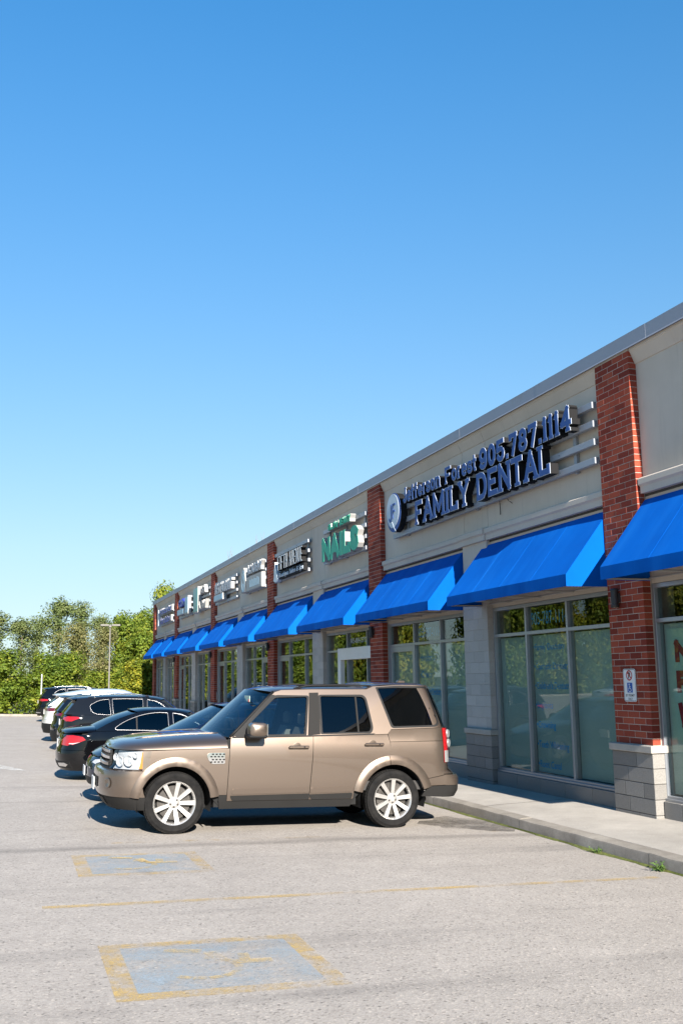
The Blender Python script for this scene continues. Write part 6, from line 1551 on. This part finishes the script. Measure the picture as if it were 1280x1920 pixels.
def make_tree(kind, seed):
    if kind == 'maple': mb, tips = limb_tree(seed, 6.2, 2.9, .16, 26, .45); tips = tips+[Vector((random.Random(seed+i).uniform(-2.2, 2.2), random.Random(seed+i+50).uniform(-2.2, 2.2), random.Random(seed+i+90).uniform(.5, 2.4))) for i in range(26)]; me = leaf_cloud(seed, tips, 190, 1.02, .215)
    elif kind == 'poplar':
        mb, tips = limb_tree(seed, 10.5, 1.5, .13, 30, 1.15); me = leaf_cloud(seed, tips, 52, .66, .15, 1.25, 0)
    elif kind == 'dry': mb, tips = limb_tree(seed, 8.2, 2.0, .12, 34, .8); me = leaf_cloud(seed, tips, 70, .72, .14, 1.1)
    else: mb, tips = limb_tree(seed, 7.6, 2.7, .18, 30, .6); me = leaf_cloud(seed, tips, 180, 1.0, .20)
    return mb.mesh('trunk', True), me
PROTO = {k: [make_tree(k, 11+17*i+len(k)) for i in range(n)] for k, n in (('maple', 3), ('poplar', 2), ('dry', 2), ('ash', 2))}
LMAT = {'maple': LF_A, 'poplar': LF_B, 'dry': LF_D, 'ash': LF_A, 'mapley': LF_Y}
def tree(name, label, kind, v, X, Y, sc, rz, group, leaf=None):
    t = thing(name, label, 'tree', group=group, xf=Matrix.Translation((X, Y, land(X, Y)-.02)) @ Matrix.Rotation(rz, 4, 'Z') @ Matrix.Diagonal((sc[0], sc[0], sc[1], 1)))
    tm, cm = PROTO[kind][v % len(PROTO[kind])]; link_mesh('trunk', tm, M_BARK, t)
    o = link_mesh('crown', cm, None, t)
    if not cm.materials: cm.materials.append(LMAT[kind])
    o.material_slots[0].link = 'OBJECT'; o.material_slots[0].material = leaf or LMAT[kind]
TG = 'trees beyond the end of the parking lot'
for a in (
 ('maple_tree', 'dense green broad-leaved tree at the left edge of the photo, low over the asphalt', 'maple', 0, -1.2, 69.3, (.95, .70), .3),
 ('maple_tree', 'dense green tree right behind the white post, between the left-edge tree and the cars', 'maple', 1, 3.2, 70.2, (.88, .66), 1.7),
 ('maple_tree', 'bushy tree with yellowing top just left of the far end of the building', 'maple', 2, 8.6, 70.6, (.72, .66), 4.2, LF_Y),
 ('maple_tree', 'low green tree at the foot of the light pole, behind the white crossover', 'maple', 0, 6.1, 72.5, (.66, .50), 2.6),
 ('dry_tree', 'brownish thin-leaved tree left of the light pole', 'dry', 0, 4.5, 74.5, (1.05, .88), .9),
 ('dry_tree', 'brownish tree with bare grey twigs directly behind the light pole', 'dry', 1, 6.3, 76.5, (.85, .84), 2.2),
 ('ash_tree', 'rounded mid green tree behind the yellowing one, right of the light pole', 'ash', 0, 9.6, 76.0, (.95, .82), .4),
 ('ash_tree', 'taller green tree with small crowns on top, beyond the rounded mid green tree', 'ash', 1, 8.9, 82.0, (.9, 1.02), 1.4),
 ('poplar_tree', 'slim airy tree cut by the left edge of the photo, behind the broad green tree', 'poplar', 1, -1.3, 78.0, (1.2, .76), 1.2),
 ('poplar_tree', 'slim grey-green tree with airy top at the upper left', 'poplar', 0, .5, 79.0, (1.1, .72), .2),
 ('poplar_tree', 'slim airy tree second from the left in the back row', 'poplar', 1, 1.9, 80.5, (1.0, .76), 2.0),
 ('poplar_tree', 'tallest slim airy tree standing left of centre in the back row', 'poplar', 0, 3.6, 81.0, (1.15, .91), 3.1),
 ('poplar_tree', 'slim airy tree right of the tallest one in the back row', 'poplar', 1, 5.3, 82.5, (1.15, .90), 4.4),
 ('poplar_tree', 'slim airy tree above the lamp head in the back row', 'poplar', 0, 6.9, 83.5, (1.0, .80), 5.4),
 ('ash_tree', 'green tree top showing above the roof at the far end of the building', 'ash', 0, 13.4, 88.0, (.9, 1.48), 2.9),
 ('ash_tree', 'second green tree top just above the roof coping, farther right', 'ash', 1, 11.6, 90.0, (.8, 1.14), .6)):
    n_, lab, k, v, X, Y, sc, rz = a[:8]; tree(n_, lab, k, v, X, Y, sc, rz, TG, a[8] if len(a) > 8 else None)
rt = random.Random(5)
for i in range(13):    # the belt goes on to the left of the frame; the shop windows mirror it
    X = -5.0-i*3.3+rt.uniform(-.6, .6); k = ('maple', 'ash', 'maple', 'poplar')[i % 4]
    tree(k+'_tree', 'tree of the belt left of the frame, mirrored in the shop windows', k, i, X, 69.5+rt.uniform(0, 5)+(7 if k == 'poplar' else 0), (1.15, 1.45+rt.uniform(-.1, .3)), rt.uniform(0, 6), 'trees left of the frame', LF_Y if i % 4 == 2 else None)
# thin dead weeds on the roof edge
M_TWIG = plain('dry_twig', (.22, .18, .14), .95)
for (Yw, lab, sd) in ((41.2, 'thin dry weed stalks sticking up over the roof coping, left clump', 1), (36.4, 'thin dry weed stalks over the roof coping, right clump', 2)):
    t = thing('roof_weed', lab, 'weed', (XP+.5, Yw, 6.6)); r_ = random.Random(sd)
    for k in range(5):
        mb = MB(); p = Vector((XP+.5+r_.uniform(-.1, .1), Yw+r_.uniform(-.7, .7), 6.4)); q = [p]
        for s_ in range(4): q.append(q[-1]+Vector((r_.uniform(-.06, .06), r_.uniform(-.1, .1), r_.uniform(.15, .28))))
        mb.tube(q, [.008, .007, .006, .005, .003], 5); mb.build('stalk', M_TWIG, t, True)
# ------------------------------------------------------------------ light pole, white post
M_POLE = plain('pole_grey', (.17, .16, .14), .6, .1)
zp = land(6.05, 66.8); t = thing('light_pole', 'tall thin light pole with flat twin-head lamp in front of the trees', 'street lamp', (6.05, 66.8, zp))
mb = MB(); mb.lathe([(.0, zp), (.08, zp), (.06, zp+.1), (.04, 5.35), (0, 5.35)], (6.05, 66.8, 0), 12, 2); mb.build('pole', M_POLE, t, True, smooth=40)
mb = MB(); mb.lathe([(0, zp), (.28, zp), (.28, zp+.55), (.25, zp+.6), (0, zp+.6)], (6.05, 66.8, 0), 16, 2); mb.build('pole_base', M_KERB, t, True, smooth=40)
mb = MB(); mb.bbox(5.97, 6.13, 66.7, 66.9, 5.33, 5.46, .01); mb.build('arm', M_POLE, t, True)
for x0, x1 in ((5.42, 5.96), (6.14, 6.68)):
    mb = MB(); mb.bbox(x0, x1, 66.58, 67.02, 5.40, 5.52, .02); o_ = mb.build('lamp_head', M_POLE, t, True); mb = MB(); mb.box(x0+.05, x1-.05, 66.63, 66.97, 5.392, 5.399); mb.build('lens', M_LAMP, o_, True)
zp = gz(1.85, 66.0); t = thing('post', 'thin white post standing at the end of the asphalt', 'post', (1.85, 66.0, zp))
mb = MB(); mb.tube([(1.85, 66.0, zp-.05), (1.85, 66.0, zp+2.55)], .032, 10); mb.build('post_tube', M_WHITE, t, True, smooth=40); mb = MB(); mb.lathe([(.034, zp+2.54), (.036, zp+2.56), (.02, zp+2.60), (0, zp+2.61)], (1.85, 66, 0), 10, 2); mb.build('post_cap', M_WHITE, t, True, smooth=40)
# kerb along the end of the lot
mb = MB(); P = []
for i in range(30):
    x = -40+i*1.6; z = gz(x, 66.2); P.append([(x, 66.2, z-.1), (x, 66.2, z+.11), (x, 66.23, z+.13), (x, 66.38, z+.13), (x, 66.4, z-.1)])
mb.grid(P); tag(mb.build('end_kerb', M_KERB, smooth=30), kind='structure')
